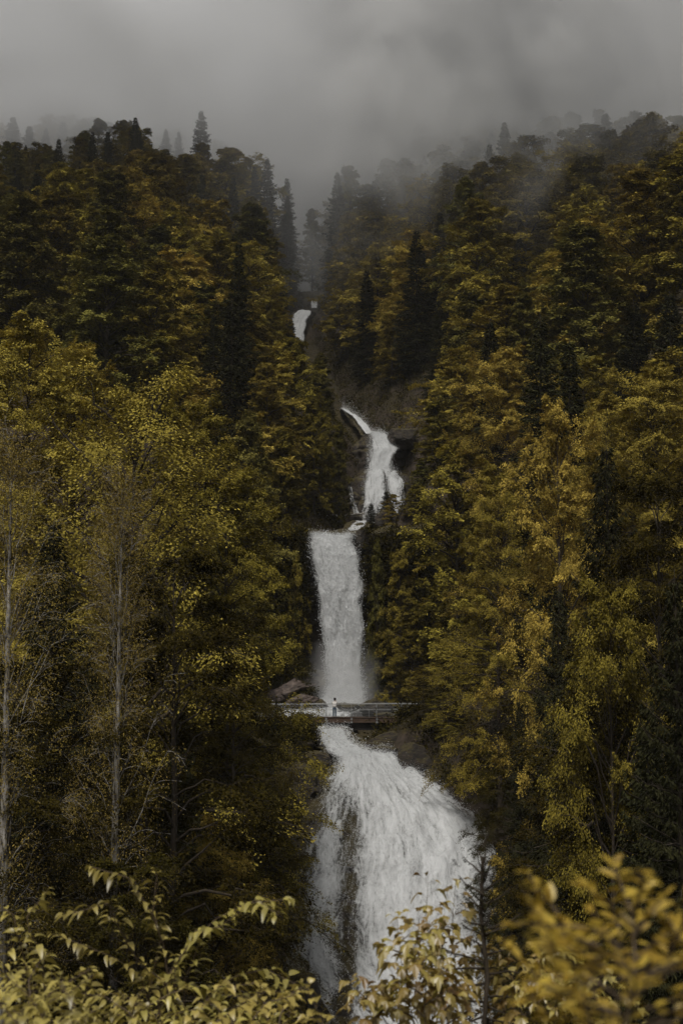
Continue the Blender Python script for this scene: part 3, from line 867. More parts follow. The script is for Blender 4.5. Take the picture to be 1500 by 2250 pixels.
# key trees, by the pixel of their top: (proto, u, v, depth or None, height if depth None, width, label)
KEY = [
    # left skyline spruces
    (sprP[0], 306, 285, None, 26, 1.0, "tall dark spruce standing clear on the left skyline"),
    (sprP[0], 130, 303, None, 24, 1.0, "dark spruce rising above yellow crowns near the left edge skyline"),
    (sprP[1], 238, 290, None, 26, 1.2, "narrow dark spruce between two skyline spruces left of the gorge"),
    (sprP[0], 588, 345, None, 30, 1.0, "tallest dark spruce of the close pair left of the gorge"),
    (sprP[1], 560, 366, None, 28, 1.1, "ragged left spruce of the close pair left of the gorge"),
    (sprP[0], 632, 428, None, 24, .9, "small dark spruce on the left brink of the misty gorge"),
    (sprP[0], 30, 255, 392, None, 1.7, "hazy grey spruce at the far left of the skyline"),
    (sprP[1], 66, 276, 388, None, 1.9, "second hazy spruce from the left on the skyline"),
    (sprP[0], 102, 280, 394, None, 1.3, "faint slim spruce in mist on the left skyline"),
    (sprP[1], 140, 266, 400, None, 1.9, "hazy spruce behind the left skyline crowns"),
    (sprP[0], 204, 290, None, 22, .9, "small spruce tip showing above the left ridge"),
    (sprP[0], 40, 385, 300, None, 1.4, "broad dark spruce half way up the far left slope"),
    (sprP[1], 444, 380, None, 24, 1.2, "small dark spruce on the misty shoulder left of the gorge"),
    (sprP[1], 512, 390, None, 24, 1.2, "dark spruce just left of the close pair"),
    (sprP[0], 365, 282, 385, None, 1.2, "ghostly spruce fading into cloud left of the gorge"),
    (sprP[1], 393, 288, 388, None, 1.3, "ghostly twin spruce fading into cloud"),
    # right of the gorge
    (sprP[0], 741, 375, None, 32, 1.1, "tall spruce guarding the right side of the misty gorge"),
    (mid[3], 768, 368, None, 26, .9, "pale tall broadleaf beside the spruce right of the gorge"),
    (mid[3], 686, 458, None, 20, .9, "slender yellow tree on the right lip of the misty gorge"),
    (sprP[1], 822, 288, 372, None, 1.3, "ghostly spruce in cloud right of the gorge"),
    (sprP[0], 925, 240, 372, None, 1.6, "tallest ghostly spruce in the cloud"),
    (sprP[0], 965, 235, 390, None, 1.4, "faint spruce behind the tallest ghostly one"),
    (mid[3], 1110, 285, 350, None, 1.0, "ragged treetop poking out of drifting mist"),
    (sprP[0], 914, 503, 215, None, 1.25, "tall lone dark spruce like a spire right of the gorge"),
    (sprP[0], 805, 590, 235, None, 1.2, "dark narrow spruce left of the spire spruce"),
    (sprP[1], 1075, 700, 150, None, 1.2, "dark spruce among yellow trees right of the spire spruce"),
    (sprP[0], 1185, 690, 125, None, 1.1, "big dark spruce in front of the right slope"),
    (sprP[1], 1250, 745, 118, None, 1.2, "dark spruce right beside the big one on the right slope"),
    (sprP[0], 1140, 520, 215, None, 1.2, "dark spruce in shade amid the right slope"),
    (sprP[0], 1390, 660, 150, None, 1.3, "dark spruce high on the right edge slope"),
    (sprP[1], 1470, 640, 145, None, 1.3, "dark spruce close to the right frame edge"),
    (sprP[0], 848, 1078, 176, None, 1.0, "dark spruce in front of the double fall"),
    (sprP[1], 815, 1105, 173, None, 1.0, "small dark spruce at the foot of the double fall"),
    (sprP[0], 640, 700, 262, None, .9, "dark spruce standing against the left bank of the farthest fall"),
    (sprP[0], 510, 655, 150, None, 1.2, "tall dark spruce behind yellow crowns left of the falls"),
    (sprP[1], 470, 690, 160, None, 1.2, "dark spruce tucked between yellow crowns on the left"),
    # middle left, over the falls
    (mid[0], 645, 738, 178, None, 1.0, "golden crown leaning toward the farthest fall"),
    (mid[2], 590, 800, 165, None, 1.05, "dense golden tree left of the slanting chute"),
    (mid[1], 705, 775, 190, None, .8, "yellow-green tree just left of the gully"),
    (mid[0], 690, 870, 172, None, .8, "layered green tree overhanging the slanting chute"),
    (mid[1], 745, 925, 178, None, .55, "small leafy tree hanging beside the double fall"),
    (mid[3], 620, 940, 155, None, .9, "drooping dark green tree left above the tall waterfall"),
    (mid[1], 545, 900, 145, None, .9, "tall green tree left of the drooping one"),
    (near[0], 500, 1010, 96, None, .78, "layered tree whose right edge hangs over the gorge left of the tall waterfall"),
    (mid[0], 650, 1165, 150.5, None, .35, "small bush-like tree at the left lip of the tall waterfall"),
    # front left
    (near[1], 60, 690, 98, None, 1.1, "large bright yellow-green crown at the left frame edge"),
    (near[1], 175, 745, 104, None, .9, "bright yellow-green crown second from the left edge"),
    (openm, 300, 765, 86, None, .95, "loose bright crown with dark forked limbs showing"),
    (near[0], 420, 860, 98, None, .8, "olive tree right of the crown with forked limbs"),
    (birch[0], 268, 1000, 62, None, .62, "slim birch with white spotted trunk and thin brownish crown"),
    (birch[1], 38, 830, 60, None, .7, "pale trunked birch at the left frame edge with budding twigs"),
    (near[2], 380, 1180, 66, None, .8, "shaded layered tree right behind the white trunked birch"),
    (nspr, 120, 1130, 76, None, 1.0, "dark spruce between the two birches"),
    (near[2], 520, 1330, 90, None, .6, "green tree left of the cliff with level sprays"),
    (nspr, 200, 1430, 76, None, .8, "deep shaded spruce behind the lower birch trunk"),
    (near[2], 330, 1560, 70, None, .7, "low tree with flat leaf layers in the shade"),
    (near[1], 470, 1790, 74, None, .75, "low yellow-green tree left of the broad lower fall"),
    (near[2], 560, 1640, 104, None, .75, "small dark tree below the left end of the footbridge"),
    (near[2], 40, 1420, 62, None, .8, "dark tree under the left edge birch"),
    (near[2], 300, 1850, 60, None, .8, "dark low tree in front of the birch trunk foot"),
    (nspr, 90, 1700, 66, None, .9, "dark low spruce near the lower left corner"),
    (near[0], 490, 1440, 112, None, .45, "small light green tree at the left end of the footbridge"),
    (sprP[1], 607, 1535, 126, None, .45, "thin young spruce rising beside the footbridge"),
    (nspr, 185, 1500, 80, None, .8, "dark spruce in shade left of the lower birch trunk"),  # low spruces added so their dark needles deepen the gorge shade
    (nspr, 395, 1545, 84, None, .8, "dark spruce in shade right of the lower birch trunk"),
    (nspr, 20, 1600, 72, None, .8, "dark spruce at the left frame edge, low down"),
    (nspr, 520, 1700, 100, None, .6, "dark spruce on the bank left of the broad fall"),
    (nspr, 1190, 1500, 100, None, .7, "dark spruce on the right bank above the broad fall"),
    (nspr, 1290, 1600, 84, None, .8, "dark spruce deep in the lower right shade"),
    (nspr, 1180, 1760, 90, None, .6, "low dark spruce right beside the broad fall"),
    (nspr, 1480, 1650, 66, None, .8, "dark spruce at the right frame edge, low down"),
    (near[0], 1335, 1235, 66, None, .45, "tree with golden level sprays low on the right side"),
    (nspr, 1262, 1370, 80, None, .8, "dark spruce in front of the foot of the narrow bright yellow tree"),  # more spruces added in front to darken the lower right side
    (nspr, 1392, 1440, 70, None, .8, "dark spruce in front of the golden level sprays low on the right"),
    (nspr, 1140, 1530, 96, None, .6, "dark spruce between the right bridge end and the deep right shade"),
    (near[2], 1090, 1640, 104, None, .6, "low bush-like tree touching the right edge of the broad fall"),
    (near[0], 985, 1530, 123, None, .7, "low tree on the bank just below the right bridge end"),
    (near[2], 930, 1590, 124.5, None, .5, "small dark tree on the bare bank under the right bridge end"),
    (near[2], 1050, 1590, 117, None, .7, "small dark tree on the right bank above the broad fall"),
    (mid[0], 862, 1122, 157.5, None, .6, "small leafy tree on the cliff top right of the tall waterfall"),
    (mid[2], 915, 1130, 156.5, None, .7, "leafy tree on the cliff top, second right of the tall waterfall"),
    (mid[1], 828, 1178, 149.4, None, .35, "narrow bush-like tree hugging the cliff at the right lip of the tall waterfall"),
    # front right
    (near[1], 1215, 865, 98, None, .62, "narrow bright yellow tree right of centre"),
    (near[1], 1330, 860, 112, None, .9, "bright crown behind the narrow yellow tree"),
    (near[1], 1440, 790, 108, None, 1.0, "bright yellow-green crown at the right frame edge"),
    (near[1], 1120, 755, 140, None, .9, "light crown in the row above the narrow yellow tree"),
    (near[0], 1280, 770, 130, None, .9, "yellow-green crown in the upper right row"),
    (mid[0], 960, 880, 165, None, .9, "yellow-green tree right of the double fall"),
    (mid[2], 1040, 850, 158, None, 1.0, "broad tree second right of the double fall"),
    (mid[1], 925, 1060, 160, None, .75, "drooping tree right of the double fall foot"),
    (mid[0], 1000, 960, 142, None, .95, "large tree between the falls and the narrow yellow tree"),
    (mid[0], 878, 1205, 148.3, None, .62, "drooping green tree covering the cliff right of the tall waterfall"),
    (mid[2], 905, 1310, 146, None, .62, "lower drooping tree on the right side of the cliff"),
    (mid[3], 895, 1180, 155, None, .6, "small green tree right of the tall waterfall"),
    (near[0], 1090, 1010, 112, None, .6, "tree tucked left of the narrow yellow tree"),
    (nspr, 1330, 960, 78, None, .95, "large dark drooping spruce on the right"),
    (near[2], 1440, 1010, 72, None, .75, "tree with sunlit sprays on the right frame edge"),
    (nspr, 1480, 1250, 58, None, .8, "near dark spruce at the right frame edge"),
    (nspr, 1225, 1280, 92, None, .8, "shaded spruce under the narrow yellow tree"),
    (near[2], 1340, 1490, 68, None, .7, "dark tree with one lit side right of the lower fall"),
    (nspr, 1420, 1530, 62, None, .8, "dark spruce in the lower right shade"),
    (near[2], 1240, 1640, 84, None, .7, "shaded tree on the right bank of the broad lower fall"),
    (near[2], 1130, 1590, 100, None, .6, "dark tree beside the right bank of the lower fall"),
    (near[2], 1330, 1800, 70, None, .8, "low dark tree in the lower right gorge"),
    (near[1], 985, 1400, 128, None, .7, "bushy light tree at the right end of the footbridge"),
    (near[0], 1060, 1395, 125, None, .7, "bushy tree behind the right end of the footbridge"),
    (near[0], 930, 1460, 133, None, .6, "low bushy tree nearest the right bridge end"),
]
KEYS_PLACED = []
PROT = []
WPK = np.array(WATER_PTS)
for pr, u, v, Y, h, wd, lab in KEY:
    if Y is None:
        b_ = solve(u, v, h, 200)
        if b_ is None or b_[1] > 440:
            b_, h = at_depth(u, v, 350. if pr is not sprP[1] else 356.)
        h = min(h, 34.)
    else:
        b_, h = at_depth(u, v, float(Y))
    h = max(h, 4.0)
    # keep slimness sane when the solved height departs from the model's
    wfac = wd * (pr.H / h) ** .5 if h > pr.H * 1.2 or h < pr.H * .6 else wd
    put(pr, b_, h, lab, wfac)
    if 'spruce' in pr.name and v < 760:
        for q_ in ((0, .08, .18, .3, .45, .6) if 'spire' in lab or 'big dark' in lab else (0, .08, .18)): PROT.append((u, float(project(b_ + np.array([0, 0, h * (1 - q_)]))[1]), b_[1]))
    KEYS_PLACED.append((np.array(b_), h, pr.rad * h / pr.H * wfac))

for v_ in range(470, 660, 20): PROT.append((668, v_, 600))
WALL = np.concatenate([WP, np.array(PROT)])
# forest fill: walk the slope from near to far and keep a tree only where the crowns in front leave it in sight
CELL = 10
cov = np.zeros((2400 // CELL, 1700 // CELL), bool)
gu, gv = np.meshgrid((np.arange(cov.shape[1]) + .5) * CELL - 100, (np.arange(cov.shape[0]) + .5) * CELL - 100)


def crown_cells(base, h, rad, k=1.0):
    u0, v0 = project(base + np.array([0, 0, h * .56]))
    ru = rad * k / base[1] * 3125; rv = h * .46 * k / base[1] * 3125
    return ((gu - u0) / ru) ** 2 + ((gv - v0) / rv) ** 2 < 1


FILLED = []
MARKS = [("the farthest fall", 665, 715), ("the slanting chute", 775, 920), ("the double fall", 845, 1040), ("the tall waterfall", 740, 1330), ("the spire-like spruce", 914, 600),
         ("the misty gorge gap", 668, 470), ("the left ridge spruce", 306, 310), ("the close spruce pair", 575, 390), ("the narrow bright yellow tree", 1215, 950),
         ("the upper right edge", 1500, 450), ("the upper left edge", 0, 450), ("the big dark spruce", 1185, 760), ("the bright forked-limb crown", 300, 800),
         ("the drifting wisps", 1050, 400)]


def name_filled():
    from collections import defaultdict
    bk = defaultdict(list)
    adj = {0: "rounded", 1: "greener", 2: "broad", 3: "slim upright"}
    for e_, kind, pr, sz, u, v in FILLED:
        nm, mu_, mv_ = min(MARKS, key=lambda m_: (m_[1] - u) ** 2 + (m_[2] - v) ** 2)
        dx_, dy_ = u - mu_, v - mv_
        hz_ = "" if abs(dx_) < .45 * abs(dy_) else ("left of" if dx_ < 0 else "right of")
        vt_ = "" if abs(dy_) < .45 * abs(dx_) else ("above" if dy_ < 0 else "below")
        d_ = (vt_ + " and " + hz_) if hz_ and vt_ else (vt_ or hz_)
        a_ = "dark spruce" if kind == "s" else (("bright yellow" if pr is midb else adj[mid.index(pr)] if pr in mid else "dense") + " broadleaf tree")
        bk[(a_, d_, nm)].append((dx_ ** 2 + dy_ ** 2, e_))
    for (a_, d_, nm), l_ in bk.items():
        l_.sort(key=lambda t_: t_[0])
        for i_, (_, e_) in enumerate(l_):
            od = "" if len(l_) == 1 else [" nearest", " second nearest", " third nearest", " fourth nearest", " fifth nearest", " sixth nearest", " seventh nearest", " eighth nearest"][min(i_, 7)]
            tag(e_, (a_ + "," + od + " " + d_ + " " + nm) if od else (a_ + " " + d_ + " " + nm), "tree")


def fill(y0, y1, budget_b, budget_s):
    global cov
    n = {"b": 0, "s": 0}
    cand = []
    Yc = y0
    while Yc < y1:
        sp = np.interp(Yc, [90, 150, 300, 450], [6.5, 6.8, 8.2, 9.5])
        half = Yc * .27 + 4
        for x in np.arange(-half, half, sp) + rsT.rand() * sp:
            cand.append((x + rsT.randn() * sp * .25, Yc + rsT.randn() * sp * .25, sp))
        Yc += sp * .8
    cand.sort(key=lambda c: c[1])
    keyq = sorted(KEYS_PLACED, key=lambda k: k[0][1])
    ki = 0
    for x, y, sp in cand:
        while ki < len(keyq) and keyq[ki][0][1] < y:
            cov |= crown_cells(keyq[ki][0], keyq[ki][1], keyq[ki][2], .8); ki += 1
        xs = np.interp(y, SY, SX); hw = np.interp(y, HWY, HWV)
        if abs(x - xs) < hw + 2.0: continue
        if y < 150 and abs(x - xs) < 14: continue
        if y < 118 and abs(x) < 19: continue
        if any((x - px) ** 2 + (y - py) ** 2 < (1.5 + .36 * (pr_ + sp * .5)) ** 2 for px, py, pr_ in placed): continue
        h = rsT.uniform(17, 27) if y > 130 else rsT.uniform(17, 23)
        base = np.array([x, y, float(terrain_z(x, y)) - .3])
        patch = float(vnoise(np.array([x * .03, y * .03, 4.2])))
        if rsT.rand() < .13 + .14 * patch:
            pr = sprP[rsT.randint(2)]; h *= 1.12; kind = "s"
        else:
            pr = mid[rsT.randint(4)] if rsT.rand() > .2 else midb; kind = "b"
            if y < 120: pr = near[rsT.choice([0, 0, 1, 2])]
        wd = rsT.uniform(1.05, 1.4)
        ok = False
        for tr in range(3):
            if not covers_water(base, h, pr.rad * h / pr.H * wd):
                ok = True; break
            h *= .72
        if not ok: continue
        u_, v_ = project(base + np.array([0, 0, h]))
        if u_ < -80 or u_ > 1580 or v_ < 240: continue
        cc = crown_cells(base, h, pr.rad * h / pr.H * wd)
        vis = (cc & ~cov).sum()
        if vis < max(5, .07 * cc.sum()): continue
        cov |= crown_cells(base, h, pr.rad * h / pr.H * wd, .78)
        side = "left" if x < xs else "right"
        e_ = put(pr, base, h, "tree", wd, group=("spruces " if kind == "s" else "broadleaf trees ") + "on the slope %s of the falls" % side)
        FILLED.append((e_, kind, pr, wd * h / 22, float(u_), float(v_ + .2 * (project(base)[1] - v_))))
        n[kind] += 1
    return n


print("TREES", len(KEY), fill(92., 425., 0, 0))
name_filled()
#==PART2==
# ------------------------------------------------------------------ rocks
def boulder(name, c, r, label, seed, squash=(1, 1, .8), mat=None, group="boulders along the stream", sub=6, tilt=0.):
    import bmesh
    bm = bmesh.new(); bmesh.ops.create_icosphere(bm, subdivisions=sub, radius=1.0)
    V = np.array([q.co[:] for q in bm.verts]); F = np.array([[q.index for q in f.verts] for f in bm.faces]); bm.free()
    rs = np.random.RandomState(seed)
    for _ in range(14):                       # planar breaks
        n_ = norm(rs.randn(3)); lim = rs.uniform(.55, .85)
        dd = V @ n_; k = dd > lim
        V[k] -= np.outer(dd[k] - lim, n_) * .9
    V = V * (1 + .20 * fbm(V * 1.6 + seed, 6)[:, None] - .10 * np.abs(fbm(V * 4 + seed, 4))[:, None])
    V = V * (1 + .05 * np.abs(vnoise(V * [3, 3, 9] + seed))[:, None])
    V = V * np.array(squash) * r
    ca, sa = math.cos(tilt), math.sin(tilt)
    V = V @ np.array([[ca, 0, sa], [0, 1, 0], [-sa, 0, ca]])
    o = link_mesh(name, fast_mesh(name, V, F, True), mat or M_ROCK)
    o.location = tuple(c); o.rotation_euler = (0, 0, rs.rand() * .6)
    tag(o, label, "rock", group)
    return o


for u, v, Y, r, sq, lab in [
    (652, 1628, 128.5, 2.3, (1.1, 1, 1.1), "dark mossy boulder holding up the left end of the footbridge"),
    (694, 1690, 123.5, 1.7, (1.2, 1, .9), "dark pointed boulder at the left brink of the lower fall"),
    (668, 1745, 119.5, 2.2, (1.0, 1, 1.2), "dark rock at the upper left edge of the broad fall"),
    (640, 1800, 118, 2.6, (.9, 1, 1.3), "tall shaded rock left of the broad fall"),
    (868, 1640, 126, 1.8, (1.5, 1, .7), "wet rock ledge right of the short cascade"),
    (842, 1652, 123.6, 1.0, (1.8, 1, .5), "low flat rock at the right brink of the lower fall"),
    (905, 1680, 121.5, 1.7, (1.1, 1, 1.0), "dark boulder right above the broad fall"),
    (965, 1725, 119.5, 1.8, (1.1, 1, 1.0), "dark boulder on the right shoulder of the broad fall"),
    (698, 1547, 145.5, 1.0, (1.2, 1, .6), "small round boulder left of the tall waterfall foot"),
    (766, 1552, 143, 1.1, (1.4, 1, .45), "low mossy boulder just behind the person"),
    (820, 1556, 146, 1.5, (1.4, 1, .8), "rock at the right foot of the tall waterfall"),
    (850, 1572, 141, .9, (1.3, 1, .6), "pale stone seen through the right part of the railing"),
    (655, 2190, 97.5, 2.0, (1.3, 1, 1.2), "rounded dark rock at the lower left of the broad fall"),
    (860, 1150, 172, 1.8, (1.2, 1, 1.0), "rock right of the small upper cascade"),
    (800, 1190, 151.5, 1.2, (1.0, 1, 1.4), "pinkish rock at the right lip of the tall waterfall"),
    (888, 962, 197, 2.0, (1.3, 1, .9), "bare grey-brown knoll right of the double fall"),
]:
    boulder("boulder", P(u, v, Y), r, lab, int(u * 7 + v), sq)
for u, v, Y, r, sq, tl, lab in [
    (648, 1512, 146.6, 1.8, (1.5, .9, .6), .3, "pinkish tilted rock slab left of the tall waterfall foot, upper of three"),
    (600, 1530, 145.5, 1.7, (1.4, .9, .6), .25, "pinkish tilted rock slab farthest left, half hidden by sprays"),
    (662, 1542, 145.2, 1.4, (1.5, .9, .55), .3, "pinkish cracked rock slab nearest the tall waterfall foot")]:
    boulder("rock_slab", P(u, v, Y), r, lab, int(u), sq, M_SLAB, "pinkish slabs left of the tall waterfall", 5, tl)

a, b = P(716, 1137, 184), P(800, 1128, 183)
lg = np.stack([a + (b - a) * t for t in np.linspace(0, 1, 8)])[None]; lg[0, 1:-1, 2] += np.random.RandomState(3).randn(6) * .05
tv, tf = tubes(lg, np.linspace(.22, .12, 8)[None], 8)
tag(link_mesh("fallen_log", fast_mesh("fallen_log", tv, tf), M_BARKP), "pale fallen trunk lying across the rocks below the double fall", "log")

# ------------------------------------------------------------------ undergrowth
def leaf_clumps(name, C, rad, per, ls, seed, mat, label):
    rs = np.random.RandomState(seed)
    ki = np.repeat(np.arange(len(C)), per); Q = len(ki)
    off = rs.randn(Q, 3) * .5
    off[:, 2] = np.abs(off[:, 2]) * .9
    p = C[ki] + off * rad[ki][:, None]
    d = off + rs.randn(Q, 3) * .5; d[:, 2] -= .2
    n_ = off * .5 + np.array([0, -.2, 1.0]) + rs.randn(Q, 3) * .5
    V, F = leaf_quads(p, d, n_, ls * rs.uniform(.6, 1.4, Q), ls * .6 * rs.uniform(.6, 1.3, Q))
    t = np.clip(.45 + rs.randn(len(C)) * .22, 0, 1)[ki] + rs.randn(Q) * .15
    o = link_mesh(name, fast_mesh(name, V, F, False, {"tint": ('FACE', np.clip(t, 0, 1))}), mat)
    tag(o, label, kind="stuff")
    return o


rs = np.random.RandomState(77)
nC = 12000
yy = 62 + (335 - 62) * rs.rand(nC) ** 1.1
hwv = np.interp(yy, HWY, HWV)
dd = hwv + .3 + np.abs(rs.randn(nC)) ** 1.2 * 12
sg = np.where(rs.rand(nC) < .5, -1, 1)
xx = np.interp(yy, SY, SX) + dd * sg
zz = terrain_z(xx, yy)
CC = np.stack([xx, yy, zz], -1)
rr = rs.uniform(.5, 1.5, nC)
uu, vv = project(CC + [0, 0, .8])
keep = np.ones(nC, bool)
for wu, wv, wy in WATER_PTS:
    keep &= ~((np.abs(uu - wu) < 3125 * rr / yy * 1.2) & (np.abs(vv - wv) < 3125 * rr / yy * 1.6) & (yy < wy + 1))
CC, rr = CC[keep], rr[keep]
cu = np.concatenate([rs.uniform(560, 668, 420), rs.uniform(815, 950, 480), rs.uniform(640, 672, 120), rs.uniform(800, 830, 60)])
cv = 1162 + 200 * rs.rand(len(cu)) ** 1.1 + 190 * (rs.rand(len(cu)) < .25)
cP = P(cu, cv, 150.6 - .035 * np.maximum(0, 640 - cu) - .03 * np.maximum(0, cu - 860))
CC = np.concatenate([CC, cP]); rr = np.concatenate([rr, rs.uniform(.4, .9, len(cu))])
bv = rs.uniform(1600, 2200, 900); edge_ = np.interp(bv, [1640, 1690, 1775, 1840, 1900, 2020, 2180], [872, 915, 1035, 1085, 1115, 1150, 1200])
bu = edge_ + np.abs(rs.randn(900)) * 60 + 52; bY = np.interp(bv, [1648, 1775, 1900, 2110, 2260], [124, 115, 110, 104, 98]) + rs.uniform(-1, 2, 900)
lv_ = rs.uniform(1600, 2200, 500); lu = np.interp(lv_, [1640, 1700, 1800, 1960, 2110, 2200], [690, 700, 650, 630, 590, 600]) - np.abs(rs.randn(500)) * 50 - 40
lY = np.interp(lv_, [1648, 1775, 1900, 2110, 2260], [126, 117, 111, 104, 99]) + rs.uniform(-1, 2, 500)
su = rs.uniform(560, 690, 160); sv = rs.uniform(1455, 1560, 160)
au = np.concatenate([rs.uniform(560, 690, 150), rs.uniform(880, 1010, 260)]); av = np.concatenate([rs.uniform(1585, 1640, 150), rs.uniform(1560, 1640, 260)])
CC = np.concatenate([CC, P(su, sv, 147.5 - (sv - 1455) * .03), P(au, av, 127.2)]); rr = np.concatenate([rr, rs.uniform(.2, .45, 160), rs.uniform(.3, .7, 410)])
CC = np.concatenate([CC, P(bu, bv, bY), P(lu, lv_, lY)]); rr = np.concatenate([rr, rs.uniform(.35, .8, 1400)])
leaf_clumps("undergrowth", CC, rr, 34, .26, 5, M_SHADED, "dark bushy undergrowth on the banks of the gully")

# ------------------------------------------------------------------ footbridge
M_STEEL = rough_mat("galvanised_steel", [(.3, (.20, .205, .20)), (.7, (.34, .345, .34))], 6, .45, .05, metallic=.4)
M_RUST = rough_mat("brown_beam", [(.3, (.035, .023, .016)), (.7, (.095, .058, .038))], 1.6, .7, .2, stretch=(.6, 1, 3))
M_DARKST = rough_mat("dark_girder", [(.3, (.012, .010, .009)), (.7, (.035, .028, .022))], 2, .6, .1)
M_PLANK = rough_mat("deck_planks", [(.3, (.06, .045, .035)), (.7, (.16, .12, .09))], 3, .8, .3, stretch=(8, .6, 1))


def zx(x, v):
    return float(P(750 + x / 130 * 3125, v, 130)[2])


BX0, BX1 = -9.9, 6.9
DZ = zx(0, 1578)
bridge = bpy.data.objects.new("footbridge", None); COL.objects.link(bridge)
bridge.location = (0, 130, DZ)
tag(bridge, "narrow footbridge with brown beam and steel railing crossing below the tall waterfall", "bridge")


def bpart(name, parts, mat, parent=bridge, smooth=False):
    return link_mesh(name, mixed_mesh(name, parts, smooth), mat, parent)


dk = []
x = BX0 - 1
while x < BX1 + .6:
    dk.append(box(x, x + .17, .05, 1.95, -.06, 0)); x += .18
bpart("deck", dk, M_PLANK)
for yb in (-.06, 2.0):
    bpart("side_beam", [box(BX0 - 1, BX1 + .6, yb, yb + .06, -.36, .03), box(BX0 - 1, BX1 + .6, yb - .05, yb + .11, -.40, -.362), box(BX0 - 1, BX1 + .6, yb - .05, yb + .11, .032, .06)], M_RUST)
for yb in (.25, 1.6):
    bpart("girder", [box(-3.4, 5.9, yb, yb + .14, -1.05, -.08), box(-3.4, 5.9, yb - .08, yb + .22, -1.10, -1.052)], M_DARKST)
bpart("cross_brace", [box(xx_, xx_ + .1, .4, 1.6, -.7, -.6) for xx_ in np.arange(-3.2, 5.8, 1.5)], M_DARKST)


def rail_path(x0, x1, y, z, r, k=24, dz=0.):
    t = np.linspace(0, 1, k)
    p = np.stack([x0 + (x1 - x0) * t, y + 0 * t, z + dz * t], -1)[None]
    return tubes(p, np.full((1, k), r), 8)


for yb, nm in ((-.14, 0), (2.14, 1)):
    rl = bpart("railing", [rail_path(BX0 - .7, BX1 + 1.0, yb, 1.20, .024, dz=.09), rail_path(BX0 - .7, BX1 + 1.9, yb, .72, .016, dz=.02)], M_STEEL, smooth=True)
    for xp in np.arange(-8.25, 7.0, 2.29):
        xq = xp + (0 if nm == 0 else .0)
        t = (xq - BX0) / (BX1 - BX0)
        bpart("post", [tubes(np.array([[[xq, yb, -.42], [xq, yb, .4], [xq, yb, 1.2 + .09 * t]]]), np.full((1, 3), .024), 8), box(xq - .09, xq + .09, yb - .02, yb + .06, -.44, -.30), box(xq - .09, xq + .09, yb - .02, yb + .06, -.14, -.02)], M_STEEL, rl)
        if xq + 1.5 < BX1:
            bpart("baluster", [tubes(np.array([[[xq + 1.6, yb, .03], [xq + 1.6, yb, .4], [xq + 1.6, yb, .72]]]), np.full((1, 3), .014), 6)], M_STEEL, rl)
    # wire mesh infill
    wr = [tubes(np.array([[[BX0, yb, z_], [0, yb, z_], [BX1, yb, z_]]]), np.full((1, 3), .004), 4) for z_ in (.2, .4, .56, .9, 1.05)]
    w_ = bpart("railing_wire", wr, M_STEEL, rl)

# path railing on the ledge behind the tall fall
for u0, u1, vv_, lab in ((560, 700, 1382, "thin handrail of the path behind the tall waterfall, left part"), (800, 880, 1382, "thin handrail of the path behind the tall waterfall, right part")):
    e = bpy.data.objects.new("path_railing", None); COL.objects.link(e)
    A_, B_ = P(u0, vv_, 152.4), P(u1, vv_, 152.4)
    e.location = tuple(A_)
    L_ = float(B_[0] - A_[0])
    link_mesh("rail", mixed_mesh("rail", [tubes(np.array([[[0, 0, 0], [L_ / 2, 0, 0], [L_, 0, 0]]]), np.full((1, 3), .025), 6), tubes(np.array([[[0, 0, -.5], [L_ / 2, 0, -.5], [L_, 0, -.5]]]), np.full((1, 3), .018), 6)], True), M_DARKST, e)
    for xp in np.arange(.2, L_, 1.5):
        link_mesh("post", mixed_mesh("post", [tubes(np.array([[[xp, 0, -1.1], [xp, 0, -.5], [xp, 0, .02]]]), np.full((1, 3), .025), 6)], True), M_DARKST, e)
    tag(e, lab, "railing", "handrails of the path behind the fall")

# ------------------------------------------------------------------ person
M_SKIN = rough_mat("skin", [(.3, (.42, .26, .19)), (.7, (.50, .32, .24))], 8, .6, 0)
M_JACKET = rough_mat("white_jacket", [(.3, (.46, .44, .40)), (.7, (.58, .555, .52))], 5, .85, .3)
M_JEANS = rough_mat("blue_jeans", [(.3, (.030, .055, .085)), (.7, (.055, .09, .13))], 9, .9, .2)
M_HAIR = rough_mat("dark_hair", [(.3, (.008, .006, .005)), (.7, (.03, .022, .018))], 30, .6, .3, stretch=(4, 4, .6))
M_BLACK = rough_mat("black_plastic", [(.3, (.01, .01, .01)), (.7, (.02, .02, .02))], 10, .4, 0)


def skin(name, verts, edges, radii, mat, parent, root=0, sub=2):
    me = bpy.data.meshes.new(name)
    me.from_pydata(verts, edges, [])
    o = link_mesh(name, me, mat, parent)
    sm = o.modifiers.new("skin", 'SKIN'); sm.use_smooth_shade = True
    if not me.skin_vertices:
        me.attributes.new("skin_vertices_tmp", 'FLOAT', 'POINT') if False else None
    for i, r_ in enumerate(radii):
        sv = me.skin_vertices[0].data[i]
        sv.radius = (r_, r_) if isinstance(r_, (int, float)) else r_
        sv.use_root = (i == root)
    ss = o.modifiers.new("sub", 'SUBSURF'); ss.levels = sub; ss.render_levels = sub
    return o


